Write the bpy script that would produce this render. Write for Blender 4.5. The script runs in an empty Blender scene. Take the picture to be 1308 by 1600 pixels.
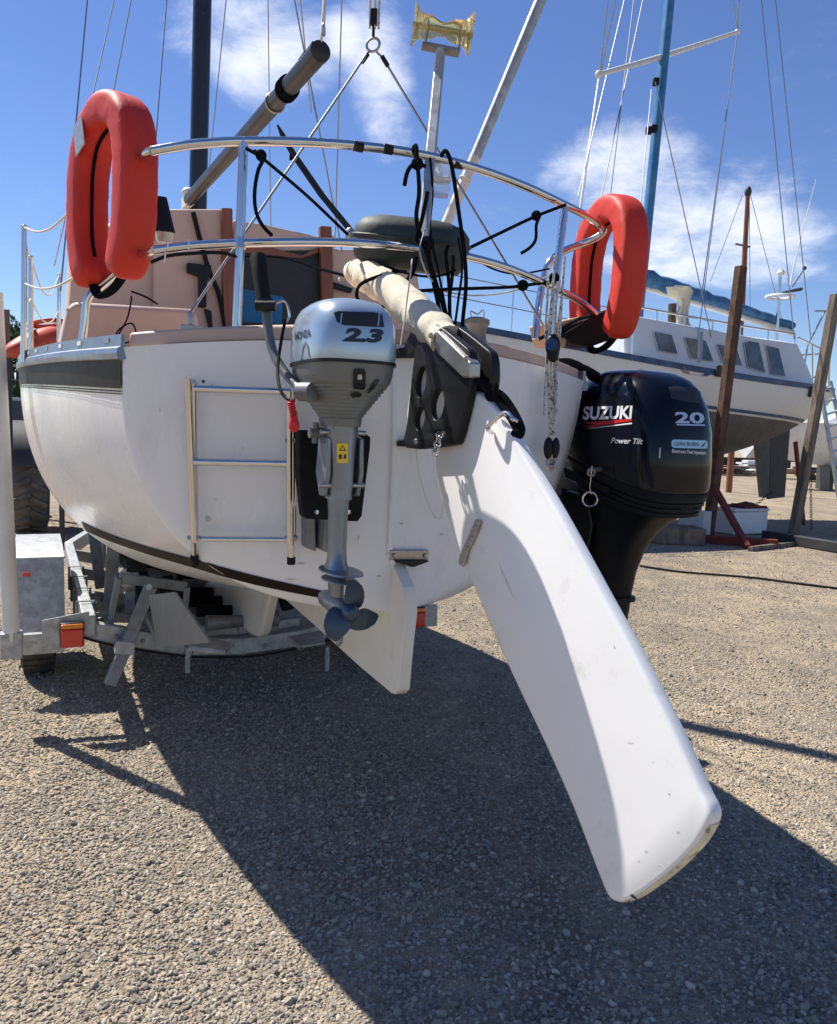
import bpy, bmesh, math, random
import numpy as np
from mathutils import Vector, Matrix
from mathutils.bvhtree import BVHTree

random.seed(7)
rnd = random.Random(11)
SC = bpy.context.scene
COL = SC.collection

# ------------------------------------------------------------------ camera
PW, PH, FOC = 1308.0, 1600.0, 1260.0          # photograph size and focal length in its pixels
CAM_H, PITCH, ROLL = 1.40, math.radians(5.5), math.radians(2.0)
FWD = Vector((0, math.cos(PITCH), -math.sin(PITCH)))
_r0 = Vector((1, 0, 0)); _u0 = _r0.cross(FWD)
RGT = _r0 * math.cos(ROLL) + _u0 * math.sin(ROLL)
UPV = _u0 * math.cos(ROLL) - _r0 * math.sin(ROLL)
EYE = Vector((0, 0, CAM_H))
cam_data = bpy.data.cameras.new('camera')
cam = bpy.data.objects.new('camera', cam_data); COL.objects.link(cam)
m = Matrix.Identity(4)
for i in range(3):
    m[i][0], m[i][1], m[i][2], m[i][3] = RGT[i], UPV[i], -FWD[i], EYE[i]
cam.matrix_world = m
cam_data.sensor_fit = 'VERTICAL'; cam_data.sensor_height = 36.0
cam_data.lens = FOC / PH * 36.0
cam_data.clip_start = 0.05; cam_data.clip_end = 3000
SC.camera = cam

# ------------------------------------------------------------------ light
SUN_DIR = Vector((-0.615, 0.39, 1.0)).normalized()      # towards the sun
world = bpy.data.worlds.new('World'); SC.world = world; world.use_nodes = True
wn = world.node_tree.nodes; wl = world.node_tree.links
for n in list(wn): wn.remove(n)
w_out = wn.new('ShaderNodeOutputWorld'); w_bg = wn.new('ShaderNodeBackground')
sky = wn.new('ShaderNodeTexSky'); sky.sky_type = 'NISHITA'; sky.sun_disc = False
sky.sun_elevation = math.asin(SUN_DIR.z)
sky.sun_rotation = math.atan2(SUN_DIR.x, SUN_DIR.y)
sky.air_density = 1.0; sky.dust_density = 0.0; sky.ozone_density = 5.0
tc = wn.new('ShaderNodeTexCoord')
sep = wn.new('ShaderNodeSeparateXYZ'); wl.new(tc.outputs['Generated'], sep.inputs[0])
# project the view direction on a flat cloud layer: xy / (z + c)
def wmath(op, a, b=None, clamp=False):
    n = wn.new('ShaderNodeMath'); n.operation = op; n.use_clamp = clamp
    for i, v in enumerate((a, b)):
        if v is None: continue
        if isinstance(v, (int, float)): n.inputs[i].default_value = v
        else: wl.new(v, n.inputs[i])
    return n.outputs[0]
zc = wmath('MAXIMUM', wmath('ADD', sep.outputs['Z'], 0.22), 0.02)
cmb = wn.new('ShaderNodeCombineXYZ')
wl.new(wmath('DIVIDE', sep.outputs['X'], zc), cmb.inputs[0])
wl.new(wmath('DIVIDE', sep.outputs['Y'], zc), cmb.inputs[1])
def wnoise(scale, detail, rough, loc):
    mp = wn.new('ShaderNodeMapping'); mp.inputs['Location'].default_value = loc
    wl.new(cmb.outputs[0], mp.inputs['Vector'])
    n = wn.new('ShaderNodeTexNoise'); n.inputs['Scale'].default_value = scale
    n.inputs['Detail'].default_value = detail; n.inputs['Roughness'].default_value = rough
    n.inputs['Distortion'].default_value = 0.35
    wl.new(mp.outputs[0], n.inputs['Vector']); return n.outputs['Fac']
big = wnoise(1.15, 2, 0.5, (0.31, 0.40, 0.0))
fine = wnoise(5.2, 12, 0.66, (4.1, 2.2, 0.0))
# two cumulus heads where the photograph has them, more of the same kind all round the sky from the noise
def wblob(px, py, rx, ry):
    d = (FWD + RGT * (px - PW / 2) / FOC - UPV * (py - PH / 2) / FOC).normalized()
    k = d.z + 0.22; u, v = d.x / k, d.y / k
    dx = wmath('DIVIDE', wmath('SUBTRACT', _ux, u), rx)
    dy = wmath('DIVIDE', wmath('SUBTRACT', _uy, v), ry)
    q = wmath('ADD', wmath('MULTIPLY', dx, dx), wmath('MULTIPLY', dy, dy))
    return wmath('SUBTRACT', 1.0, q, True)
_sp = wn.new('ShaderNodeSeparateXYZ'); wl.new(cmb.outputs[0], _sp.inputs[0])
_ux, _uy = _sp.outputs[0], _sp.outputs[1]
blob = None
for b in [(975, 270, .22, .26), (1070, 330, .30, .28), (1180, 365, .24, .22), (592, 130, .09, .30), (405, 80, .19, .21), (1090, 400, .38, .26),
          (540, 60, .07, .10)]:
    o = wblob(*b); blob = o if blob is None else wmath('MAXIMUM', blob, o)
dens = wmath('ADD', wmath('MULTIPLY', blob, 0.70), wmath('MULTIPLY', wmath('SUBTRACT', big, 0.60), 0.75))
dens = wmath('ADD', dens, wmath('MULTIPLY', wmath('SUBTRACT', fine, 0.5), 1.35))
cr = wn.new('ShaderNodeValToRGB'); cr.color_ramp.interpolation = 'EASE'
cr.color_ramp.elements[0].position = 0.08; cr.color_ramp.elements[0].color = (0, 0, 0, 1)
cr.color_ramp.elements[1].position = 0.88; cr.color_ramp.elements[1].color = (.85, .85, .85, 1)
wl.new(dens, cr.inputs[0])
mixc = wn.new('ShaderNodeMix'); mixc.data_type = 'RGBA'
wl.new(cr.outputs[0], mixc.inputs[0])
hsv = wn.new('ShaderNodeHueSaturation'); hsv.inputs['Saturation'].default_value = 1.09; hsv.inputs['Hue'].default_value = 0.513; wl.new(sky.outputs[0], hsv.inputs['Color']); wl.new(hsv.outputs[0], mixc.inputs[6]); mixc.inputs[7].default_value = (8.6, 8.9, 9.5, 1)
wl.new(mixc.outputs[2], w_bg.inputs[0]); w_bg.inputs[1].default_value = 0.084
wl.new(w_bg.outputs[0], w_out.inputs[0])

sun_data = bpy.data.lights.new('sun', 'SUN'); sun_data.energy = 5.0; sun_data.angle = math.radians(0.55)
sun_data.color = (1.0, 0.955, 0.88)
sun = bpy.data.objects.new('sun', sun_data); COL.objects.link(sun)
sun.rotation_euler = SUN_DIR.to_track_quat('Z', 'Y').to_euler(); sun.location = (0, 0, 30)

SC.view_settings.view_transform = 'Standard'; SC.view_settings.look = 'None'
SC.view_settings.exposure = 0.68; SC.view_settings.gamma = 1.0; SC.view_settings.use_curve_mapping = False

# ------------------------------------------------------------------ pixel -> place helpers
def ray(px, py): return FWD + RGT * ((px - PW / 2) / FOC) - UPV * ((py - PH / 2) / FOC)
def P(px, py, y):                                   # on the upright plane at world depth y
    d = ray(px, py); return EYE + d * (y / d.y)
def PZ(px, py, z=0.0):
    d = ray(px, py); return EYE + d * ((z - CAM_H) / d.z)
def PP(px, py, org, nor):                           # on any plane
    d = ray(px, py); return EYE + d * ((org - EYE).dot(nor) / d.dot(nor))
YAW = math.radians(25.5)
BX = Vector((math.cos(YAW), math.sin(YAW), 0)); BY = Vector((-math.sin(YAW), math.cos(YAW), 0)); BZ = Vector((0, 0, 1))
B0 = Vector((-0.035, 2.30, 0))                      # stern centre on the ground, boat frame: x starboard, y bow
def bw(x, y, z): return B0 + BX * x + BY * y + BZ * z
def PBY(px, py, yb): return PP(px, py, bw(0, yb, 0), BY)
def PBX(px, py, xb): return PP(px, py, bw(xb, 0, 0), BX)

# ------------------------------------------------------------------ geometry helpers: a shape is (verts, faces)
def join(*gs):
    V, F = [], []
    for v, f in gs:
        k = len(V); V += [Vector(p) for p in v]; F += [tuple(i + k for i in q) for q in f]
    return V, F
def box(c, sx, sy, sz, ax=Vector((1, 0, 0)), ay=Vector((0, 1, 0)), az=Vector((0, 0, 1))):
    c = Vector(c); V = []
    for k in (-.5, .5):
        for j in (-.5, .5):
            for i in (-.5, .5): V.append(c + ax * (i * sx) + ay * (j * sy) + az * (k * sz))
    return V, [(0, 2, 3, 1), (4, 5, 7, 6), (0, 1, 5, 4), (2, 6, 7, 3), (0, 4, 6, 2), (1, 3, 7, 5)]
def bbox(x0, x1, y0, y1, z0, z1):                   # box in the boat frame
    return box(bw((x0 + x1) / 2, (y0 + y1) / 2, (z0 + z1) / 2), x1 - x0, y1 - y0, z1 - z0, BX, BY, BZ)
def frame_of(d):
    d = d.normalized(); h = Vector((0, 0, 1)) if abs(d.z) < .9 else Vector((1, 0, 0))
    a = d.cross(h).normalized(); return a, a.cross(d).normalized()
def beam(p, q, w, h, up=None, ext=0.0):             # straight rectangular bar
    p, q = Vector(p), Vector(q); d = (q - p).normalized()
    if up is None: a, u = frame_of(d)
    else: a = d.cross(Vector(up)).normalized(); u = a.cross(d).normalized()
    return box((p + q) / 2, w, (q - p).length + 2 * ext, h, a, d, u)
def spline(pts, n=6, closed=False):
    pts = [Vector(p) for p in pts]; N = len(pts); out = []
    rng = range(N if closed else N - 1)
    for i in rng:
        if closed: a, b, c, d = pts[i - 1], pts[i], pts[(i + 1) % N], pts[(i + 2) % N]
        else: a, b, c, d = pts[max(i - 1, 0)], pts[i], pts[i + 1], pts[min(i + 2, N - 1)]
        for k in range(n):
            t = k / n
            out.append(.5 * ((2 * b) + (c - a) * t + (2 * a - 5 * b + 4 * c - d) * t * t + (3 * b - a - 3 * c + d) * t ** 3))
    if not closed: out.append(pts[-1])
    return out
def tube(pts, r, n=10, closed=False, caps=True, sq=1.0):
    pts = [Vector(p) for p in pts]; N = len(pts); V, F = [], []
    rr = r if isinstance(r, (list, tuple)) else [r] * N
    T = []
    for i in range(N):
        a = pts[i - 1] if (i > 0 or closed) else pts[0]
        b = pts[(i + 1) % N] if (i < N - 1 or closed) else pts[-1]
        t = (b - a)
        T.append(t.normalized() if t.length > 1e-9 else Vector((0, 0, 1)))
    u, _ = frame_of(T[0])
    for i in range(N):
        u = (u - T[i] * u.dot(T[i]))
        u = u.normalized() if u.length > 1e-6 else frame_of(T[i])[0]
        w = T[i].cross(u)
        for k in range(n):
            a = 2 * math.pi * k / n
            V.append(pts[i] + u * (math.cos(a) * rr[i]) + w * (math.sin(a) * rr[i] * sq))
    M = N if closed else N - 1
    for i in range(M):
        for k in range(n):
            a, b = i * n + k, i * n + (k + 1) % n
            c, d = ((i + 1) % N) * n + (k + 1) % n, ((i + 1) % N) * n + k
            F.append((a, b, c, d))
    if caps and not closed:
        F.append(tuple(range(n))[::-1]); F.append(tuple((N - 1) * n + k for k in range(n)))
    return V, F
def rod(p, q, r, n=10): return tube([p, q], r, n)
def lathe(prof, org, axis, n=24, side=None):        # prof: (radius, distance along the axis)
    axis = Vector(axis).normalized(); a, b = frame_of(axis) if side is None else (Vector(side), axis.cross(Vector(side)))
    V, F = [], []; m_ = len(prof)
    for k in range(n):
        t = 2 * math.pi * k / n; d = a * math.cos(t) + b * math.sin(t)
        for r, h in prof: V.append(Vector(org) + d * r + axis * h)
    for k in range(n):
        for j in range(m_ - 1):
            p, q = k * m_ + j, ((k + 1) % n) * m_ + j
            F.append((p, q, q + 1, p + 1))
    if prof[0][0] > 1e-6: F.append(tuple(k * m_ for k in range(n))[::-1])
    if prof[-1][0] > 1e-6: F.append(tuple(k * m_ + m_ - 1 for k in range(n)))
    return V, F
def prism(out, off):                                # flat outline pushed along a vector
    out = [Vector(p) for p in out]; n = len(out); off = Vector(off)
    V = out + [p + off for p in out]
    F = [tuple(range(n))[::-1], tuple(range(n, 2 * n))] + [(i, (i + 1) % n, n + (i + 1) % n, n + i) for i in range(n)]
    return V, F
def loft(rings, cap0=True, cap1=True, closed=True):
    V, F = [], []; n = len(rings[0])
    for r in rings: V += [Vector(p) for p in r]
    for i in range(len(rings) - 1):
        for k in range(n if closed else n - 1):
            F.append((i * n + k, i * n + (k + 1) % n, (i + 1) * n + (k + 1) % n, (i + 1) * n + k))
    if cap0: F.append(tuple(range(n))[::-1])
    if cap1: F.append(tuple((len(rings) - 1) * n + k for k in range(n)))
    return V, F
def sgnpow(v, p): return math.copysign(abs(v) ** p, v)
def superring(c, ax, ay, a, b, e=3.0, n=40, bneg=None):
    out = []
    for k in range(n):
        t = 2 * math.pi * k / n; x, y = sgnpow(math.cos(t), 2 / e), sgnpow(math.sin(t), 2 / e)
        bb = b if (y > 0 or bneg is None) else bneg
        out.append(Vector(c) + ax * (a * x) + ay * (bb * y))
    return out
def blobg(c, rx, ry, rz, n=12, m_=8, ax=Vector((1, 0, 0)), ay=Vector((0, 1, 0)), az=Vector((0, 0, 1))):
    prof = []; V, F = [], []
    for j in range(m_ + 1):
        ph = math.pi * j / m_ - math.pi / 2
        for k in range(n):
            t = 2 * math.pi * k / n
            V.append(Vector(c) + ax * (rx * math.cos(ph) * math.cos(t)) + ay * (ry * math.cos(ph) * math.sin(t)) + az * (rz * math.sin(ph)))
    for j in range(m_):
        for k in range(n): F.append((j * n + k, j * n + (k + 1) % n, (j + 1) * n + (k + 1) % n, (j + 1) * n + k))
    return V, F
def torus(c, nor, R, r, n=24, k=10, arc=None):
    a, b = frame_of(Vector(nor)); pts = []
    return tube([Vector(c) + a * (R * math.cos(2 * math.pi * i / n)) + b * (R * math.sin(2 * math.pi * i / n)) for i in range(n)], r, k, closed=True)
def _from_curve(cu):
    ob = bpy.data.objects.new('tmp', cu); COL.objects.link(ob)
    dg = bpy.context.evaluated_depsgraph_get(); dg.update()
    me = bpy.data.meshes.new_from_object(ob.evaluated_get(dg))
    V = [v.co.copy() for v in me.vertices]; F = [tuple(p.vertices) for p in me.polygons]
    bpy.data.objects.remove(ob); bpy.data.curves.remove(cu); bpy.data.meshes.remove(me)
    return V, F
def flat(loops, extrude=0.0, bevel=0.0):            # outlines with holes in xy -> solid, centred on z = 0
    cu = bpy.data.curves.new('tmp', 'CURVE'); cu.dimensions = '2D'; cu.fill_mode = 'BOTH'
    cu.extrude = extrude; cu.bevel_depth = bevel; cu.bevel_resolution = 2
    for lp in loops:
        s = cu.splines.new('POLY'); s.points.add(len(lp) - 1); s.use_cyclic_u = True
        for p, q in zip(s.points, lp): p.co = (q[0], q[1], 0, 1)
    return _from_curve(cu)
def text(s, w=None, h=None, bold=0.0, shear=0.0, extrude=0.0008):   # centred lettering scaled to w x h metres
    cu = bpy.data.curves.new('tmp', 'FONT'); cu.body = s; cu.size = 1; cu.extrude = 0; cu.offset = bold; cu.shear = shear
    cu.resolution_u = 3
    V, F = _from_curve(cu)
    x0, x1 = min(v.x for v in V), max(v.x for v in V); y0, y1 = min(v.y for v in V), max(v.y for v in V)
    kx = (w / (x1 - x0)) if w else (h / (y1 - y0)); ky = (h / (y1 - y0)) if h else kx
    V = [Vector(((v.x - (x0 + x1) / 2) * kx, (v.y - (y0 + y1) / 2) * ky, 0)) for v in V]
    return V, F
def place(g, org, ax, ay, az=None):
    V, F = g; az = az if az is not None else ax.cross(ay)
    return [Vector(org) + ax * v.x + ay * v.y + az * v.z for v in V], F
def bvh(g): return BVHTree.FromPolygons([Vector(v) for v in g[0]], g[1])
def conform(g, tree, dirv, off=0.002):              # lay a flat decal on a body along dirv
    V, F = g; out = []; dirv = Vector(dirv).normalized()
    for v in V:
        h = tree.ray_cast(v - dirv * 1.0, dirv)
        out.append(h[0] - dirv * off if h[0] else v)
    return out, F
def subdiv(g, cuts=2):
    bm = bmesh.new(); vs = [bm.verts.new(v) for v in g[0]]
    for f in g[1]:
        try: bm.faces.new([vs[i] for i in f])
        except ValueError: pass
    bmesh.ops.triangulate(bm, faces=bm.faces[:])
    for _ in range(cuts): bmesh.ops.subdivide_edges(bm, edges=bm.edges[:], cuts=1, use_grid_fill=True)
    bm.verts.index_update(); r = [v.co.copy() for v in bm.verts], [tuple(v.index for v in f.verts) for f in bm.faces]
    bm.free(); return r

# ------------------------------------------------------------------ objects
def thing(name, label, cat, base=(0, 0, 0), group=None):
    o = bpy.data.objects.new(name, None); COL.objects.link(o); o.location = base; o.empty_display_size = .1
    o['label'] = label; o['category'] = cat
    if group: o['group'] = group
    o['_w'] = tuple(base); return o
def obj(name, g, mat, parent=None, smooth=True, bevel=0.0, angle=38, label=None, seg=2):
    V, F = g; V = [Vector(v) for v in V]
    if parent is not None: org = Vector(parent['_w'])
    else:
        lo = min(v.z for v in V); org = Vector((sum(v.x for v in V) / len(V), sum(v.y for v in V) / len(V), lo))
    me = bpy.data.meshes.new(name); me.from_pydata([tuple(v - org) for v in V], [], F); me.validate()
    bm = bmesh.new(); bm.from_mesh(me); bmesh.ops.remove_doubles(bm, verts=bm.verts[:], dist=1e-6)
    bmesh.ops.recalc_face_normals(bm, faces=bm.faces[:]); bm.to_mesh(me); bm.free()
    me.materials.append(MAT[mat] if isinstance(mat, str) else mat)
    if smooth:
        for p in me.polygons: p.use_smooth = True
        me.set_sharp_from_angle(angle=math.radians(angle))
    o = bpy.data.objects.new(name, me); COL.objects.link(o)
    if parent is not None: o.parent = parent; o['_w'] = tuple(org)
    else: o.location = org; o['_w'] = tuple(org)
    if bevel:
        b = o.modifiers.new('bevel', 'BEVEL'); b.width = bevel; b.segments = seg; b.limit_method = 'ANGLE'; b.angle_limit = math.radians(35)
    if label: o['label'] = label
    return o
def tag(o, label, cat, group=None):
    o['label'] = label; o['category'] = cat
    if group: o['group'] = group
    return o
def single(name, g, mat, label, cat, group=None, **k): return tag(obj(name, g, mat, None, **k), label, cat, group)
def structure(name, g, mat, **k):
    o = obj(name, g, mat, None, **k); o['kind'] = 'structure'; return o

# ------------------------------------------------------------------ materials
MAT = {}
def mat(name, col, rough=.5, metal=0.0, var=.12, scale=8.0, bump=0.0, bscale=60.0, rvar=.15, col2=None, mixscale=None, mixlo=.45, mixhi=.62,
        spec=.5, coat=0.0, trans=0.0, ior=1.45, alpha=1.0, stretch=(1, 1, 1), detail=6, sss=0.0):
    m_ = bpy.data.materials.new(name); m_.use_nodes = True; nt = m_.node_tree; b = nt.nodes['Principled BSDF']
    tcn = nt.nodes.new('ShaderNodeTexCoord'); mp = nt.nodes.new('ShaderNodeMapping'); mp.inputs['Scale'].default_value = stretch
    nt.links.new(tcn.outputs['Object'], mp.inputs[0])
    def noise(s, d=detail, r=.6):
        n = nt.nodes.new('ShaderNodeTexNoise'); n.inputs['Scale'].default_value = s; n.inputs['Detail'].default_value = d
        n.inputs['Roughness'].default_value = r; nt.links.new(mp.outputs[0], n.inputs['Vector']); return n.outputs['Fac']
    n1 = noise(scale)
    lo = tuple(c * (1 - var) for c in col[:3]) + (1,); hi = tuple(min(1, c * (1 + var)) for c in col[:3]) + (1,)
    r1 = nt.nodes.new('ShaderNodeValToRGB'); r1.color_ramp.elements[0].color = lo; r1.color_ramp.elements[1].color = hi
    r1.color_ramp.elements[0].position = .3; r1.color_ramp.elements[1].position = .7
    nt.links.new(n1, r1.inputs[0]); colout = r1.outputs[0]
    if col2:
        n2 = noise(mixscale or scale * .5, 8, .68)
        r2 = nt.nodes.new('ShaderNodeValToRGB'); r2.color_ramp.elements[0].position = mixlo; r2.color_ramp.elements[1].position = mixhi
        nt.links.new(n2, r2.inputs[0])
        mx = nt.nodes.new('ShaderNodeMix'); mx.data_type = 'RGBA'; nt.links.new(r2.outputs[0], mx.inputs[0])
        nt.links.new(colout, mx.inputs[6]); mx.inputs[7].default_value = tuple(col2) + (1,); colout = mx.outputs[2]
    nt.links.new(colout, b.inputs['Base Color'])
    mr = nt.nodes.new('ShaderNodeMapRange'); mr.inputs[3].default_value = max(0.02, rough * (1 - rvar)); mr.inputs[4].default_value = min(1, rough * (1 + rvar))
    nt.links.new(noise(scale * 2.3), mr.inputs[0]); nt.links.new(mr.outputs[0], b.inputs['Roughness'])
    b.inputs['Metallic'].default_value = metal; b.inputs['Specular IOR Level'].default_value = spec
    b.inputs['Coat Weight'].default_value = coat; b.inputs['Coat Roughness'].default_value = .05
    b.inputs['Transmission Weight'].default_value = trans; b.inputs['IOR'].default_value = ior; b.inputs['Alpha'].default_value = alpha
    if bump:
        bp = nt.nodes.new('ShaderNodeBump'); bp.inputs['Strength'].default_value = 1; bp.inputs['Distance'].default_value = bump
        nt.links.new(noise(bscale), bp.inputs['Height']); nt.links.new(bp.outputs[0], b.inputs['Normal'])
    MAT[name] = m_; return m_
mat('gelcoat', (.79, .795, .80), .27, var=.03, scale=3, coat=.12, col2=(.60, .575, .52), mixscale=7, mixlo=.56, mixhi=.86, bump=.0006, bscale=5, stretch=(1, 1, .3))
mat('antifoul_cream', (.76, .73, .64), .42, var=.05, scale=5, col2=(.58, .51, .38), mixscale=5, mixlo=.58, mixhi=.8)
mat('rudder_white', (.79, .785, .77), .3, var=.03, scale=4, col2=(.58, .56, .50), mixscale=9, mixlo=.60, mixhi=.80, coat=.15)
mat('rudder_dirt', (.68, .63, .50), .7, var=.2, scale=22, col2=(.20, .15, .09), mixscale=34, mixlo=.54, mixhi=.66)
mat('brown_band', (.020, .0135, .011), .5, var=.25, scale=9, spec=.12)
mat('alu_rail', (.24, .27, .31), .42, .7, var=.15, scale=20, bump=.0004, bscale=140)
mat('stainless', (.62, .62, .61), .16, 1.0, var=.06, scale=16, rvar=.5)
mat('stainless_dull', (.40, .39, .365), .38, .85, var=.18, scale=24, col2=(.25, .19, .12), mixscale=30, mixlo=.6, mixhi=.75)
mat('tan_deck', (.57, .42, .335), .55, var=.07, scale=5, bump=.0008, bscale=120, col2=(.54, .40, .31), mixscale=5)
mat('teak', (.20, .062, .022), .38, var=.35, scale=26, stretch=(1, 1, .12), coat=.2)
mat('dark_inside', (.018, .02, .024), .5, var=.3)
mat('blue_cloth', (.02, .14, .30), .8, var=.25, scale=9)
mat('black_plastic', (.012, .013, .015), .42, spec=.3, var=.2, scale=20, bump=.0003, bscale=260)
mat('black_rope', (.010, .011, .014), .9, var=.4, scale=90, bump=.001, bscale=320, spec=0.0)
mat('black_rubber', (.015, .015, .016), .75, spec=.15, var=.25, scale=30, bump=.0006, bscale=160)
mat('fleck_rope', (.60, .58, .53), .85, var=.1, scale=60, col2=(.02, .02, .03), mixscale=130, mixlo=.54, mixhi=.58)
mat('white_rope', (.62, .58, .48), .85, var=.15, scale=90, bump=.0008, bscale=300)
mat('wire', (.33, .33, .33), .35, .9, var=.15, scale=80)
mat('mast_black', (.022, .026, .034), .34, .3, var=.2, scale=5, coat=.2, col2=(.10, .10, .10), mixscale=18, mixlo=.64, mixhi=.75)
mat('boom_grey', (.045, .042, .040), .36, .35, spec=.25, var=.2, scale=8, stretch=(1, 1, 1), col2=(.035, .035, .037), mixscale=5)
mat('galv', (.42, .435, .44), .5, .55, var=.2, scale=14, col2=(.30, .31, .315), mixscale=22, mixlo=.42, mixhi=.6, bump=.0005, bscale=80)
mat('galv_dark', (.27, .285, .29), .55, .45, var=.22, scale=14, col2=(.17, .175, .18), mixscale=14, mixlo=.42, mixhi=.62, bump=.0005, bscale=80)
mat('ring_cloth', (.56, .028, .012), .6, var=.12, scale=6, bump=.0035, bscale=16, col2=(.60, .045, .022), mixscale=5, mixlo=.45, mixhi=.75, stretch=(1, 1, .55))
mat('silver_tape', (.50, .48, .42), .3, .5, var=.25, scale=50)
mat('cushion', (.028, .038, .038), .62, var=.22, scale=10, bump=.003, bscale=14)
mat('canvas', (.66, .59, .45), .85, var=.1, scale=9, bump=.005, bscale=16, col2=(.52, .45, .32), mixscale=6, mixlo=.55, mixhi=.75)
mat('honda_silver', (.40, .50, .58), .25, .45, var=.05, scale=10, coat=.5)
mat('honda_grey', (.165, .175, .17), .48, .35, var=.12, scale=14, bump=.0003, bscale=200)
mat('honda_leg', (.20, .225, .25), .33, .55, var=.14, scale=10, coat=.2)
mat('blade_blue', (.028, .055, .085), .36, .3, var=.3, scale=12, coat=.2)
mat('letter_dark', (.012, .016, .032), .35, var=.1)
mat('letter_white', (.80, .80, .82), .35, var=.05)
mat('letter_silver', (.52, .50, .55), .28, .6, var=.1)
mat('letter_red', (.62, .012, .02), .35, var=.08)
mat('label_blue', (.34, .60, .78), .35, var=.06)
mat('label_navy', (.02, .06, .16), .4, var=.05)
mat('suzuki_black', (.003, .0045, .010), .16, var=.25, scale=6, coat=.12, spec=.28)
mat('suzuki_leg', (.005, .0065, .009), .5, var=.35, scale=12, spec=.22, bump=.0005, bscale=120)
mat('yellow_label', (.78, .55, .03), .45, var=.06)
mat('red_cord', (.55, .012, .02), .35, var=.1)
mat('lens_red', (.62, .018, .012), .18, var=.1, coat=.5)
mat('lens_amber', (.75, .22, .02), .2, var=.1, coat=.5)
mat('pvc_white', (.72, .70, .63), .45, var=.05, scale=5, col2=(.60, .55, .44), mixscale=4, mixlo=.55, mixhi=.8)
mat('amber_roller', (1.0, .80, .36), .10, var=.06, scale=8, trans=.85, ior=1.4, coat=.3)
mat('clear_plastic', (.86, .87, .88), .12, var=.03, trans=.75, ior=1.3)
mat('lamp_white', (.80, .80, .78), .35, var=.04)
mat('tyre', (.026, .025, .024), .82, var=.3, scale=16, bump=.002, bscale=60, col2=(.11, .098, .08), mixscale=7, mixlo=.45, mixhi=.8)
mat('tyre_dusty', (.085, .08, .072), .9, var=.3, scale=10, col2=(.15, .135, .11), mixscale=6)
mat('scuff', (.56, .53, .47), .7, var=.3, scale=40)
mat('wood_raw', (.50, .33, .21), .65, var=.22, scale=18, stretch=(1, .3, 1))
mat('rust', (.115, .055, .032), .85, var=.4, scale=9, col2=(.045, .030, .024), mixscale=6, mixlo=.42, mixhi=.62, bump=.003, bscale=30)
mat('post_wood', (.20, .16, .125), .85, var=.35, scale=12, stretch=(1, 1, .2), col2=(.10, .075, .055), mixscale=7, bump=.003, bscale=30)
mat('yacht_white', (.72, .71, .67), .45, var=.05, scale=2, col2=(.55, .47, .36), mixscale=2.4, mixlo=.6, mixhi=.82, stretch=(1, 1, .3))
mat('yacht_cabin', (.60, .63, .66), .45, var=.05, scale=2, col2=(.5, .5, .48), mixscale=2, mixlo=.55, mixhi=.8)
mat('yacht_blue', (.022, .06, .155), .5, var=.25, scale=6, col2=(.05, .10, .20), mixscale=4)
mat('yacht_bottom', (.135, .125, .112), .85, var=.2, scale=3, col2=(.25, .21, .16), mixscale=2, mixlo=.55, mixhi=.8, bump=.002, bscale=20)
mat('mast_blue', (.022, .14, .32), .45, var=.14, scale=4, coat=.1, col2=(.06, .19, .34), mixscale=3)
mat('cover_blue', (.03, .13, .29), .8, var=.25, scale=6, bump=.01, bscale=8, col2=(.09, .20, .34), mixscale=5)
mat('spar_white', (.62, .60, .54), .45, var=.12, scale=6)
mat('smoke_window', (.06, .08, .085), .12, var=.25, scale=2, coat=.5, col2=(.16, .17, .16), mixscale=1.6)
mat('leaf', (.060, .095, .030), .7, var=.45, scale=3)
mat('bark', (.10, .075, .05), .9, var=.3)
mat('red_paint', (.50, .045, .02), .42, var=.15, scale=5, col2=(.55, .12, .06), mixscale=3)
mat('machine_dark', (.035, .036, .038), .6, var=.3, scale=8)
mat('pale_grey', (.52, .54, .55), .55, var=.1, scale=3)
mat('rust_red', (.16, .030, .022), .75, var=.3, scale=8)
mat('cooler_white', (.68, .69, .68), .5, var=.06, scale=4, col2=(.5, .47, .4), mixscale=5, mixlo=.55, mixhi=.75)
mat('ladder_alu', (.52, .54, .56), .4, .7, var=.12, scale=12)

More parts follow.
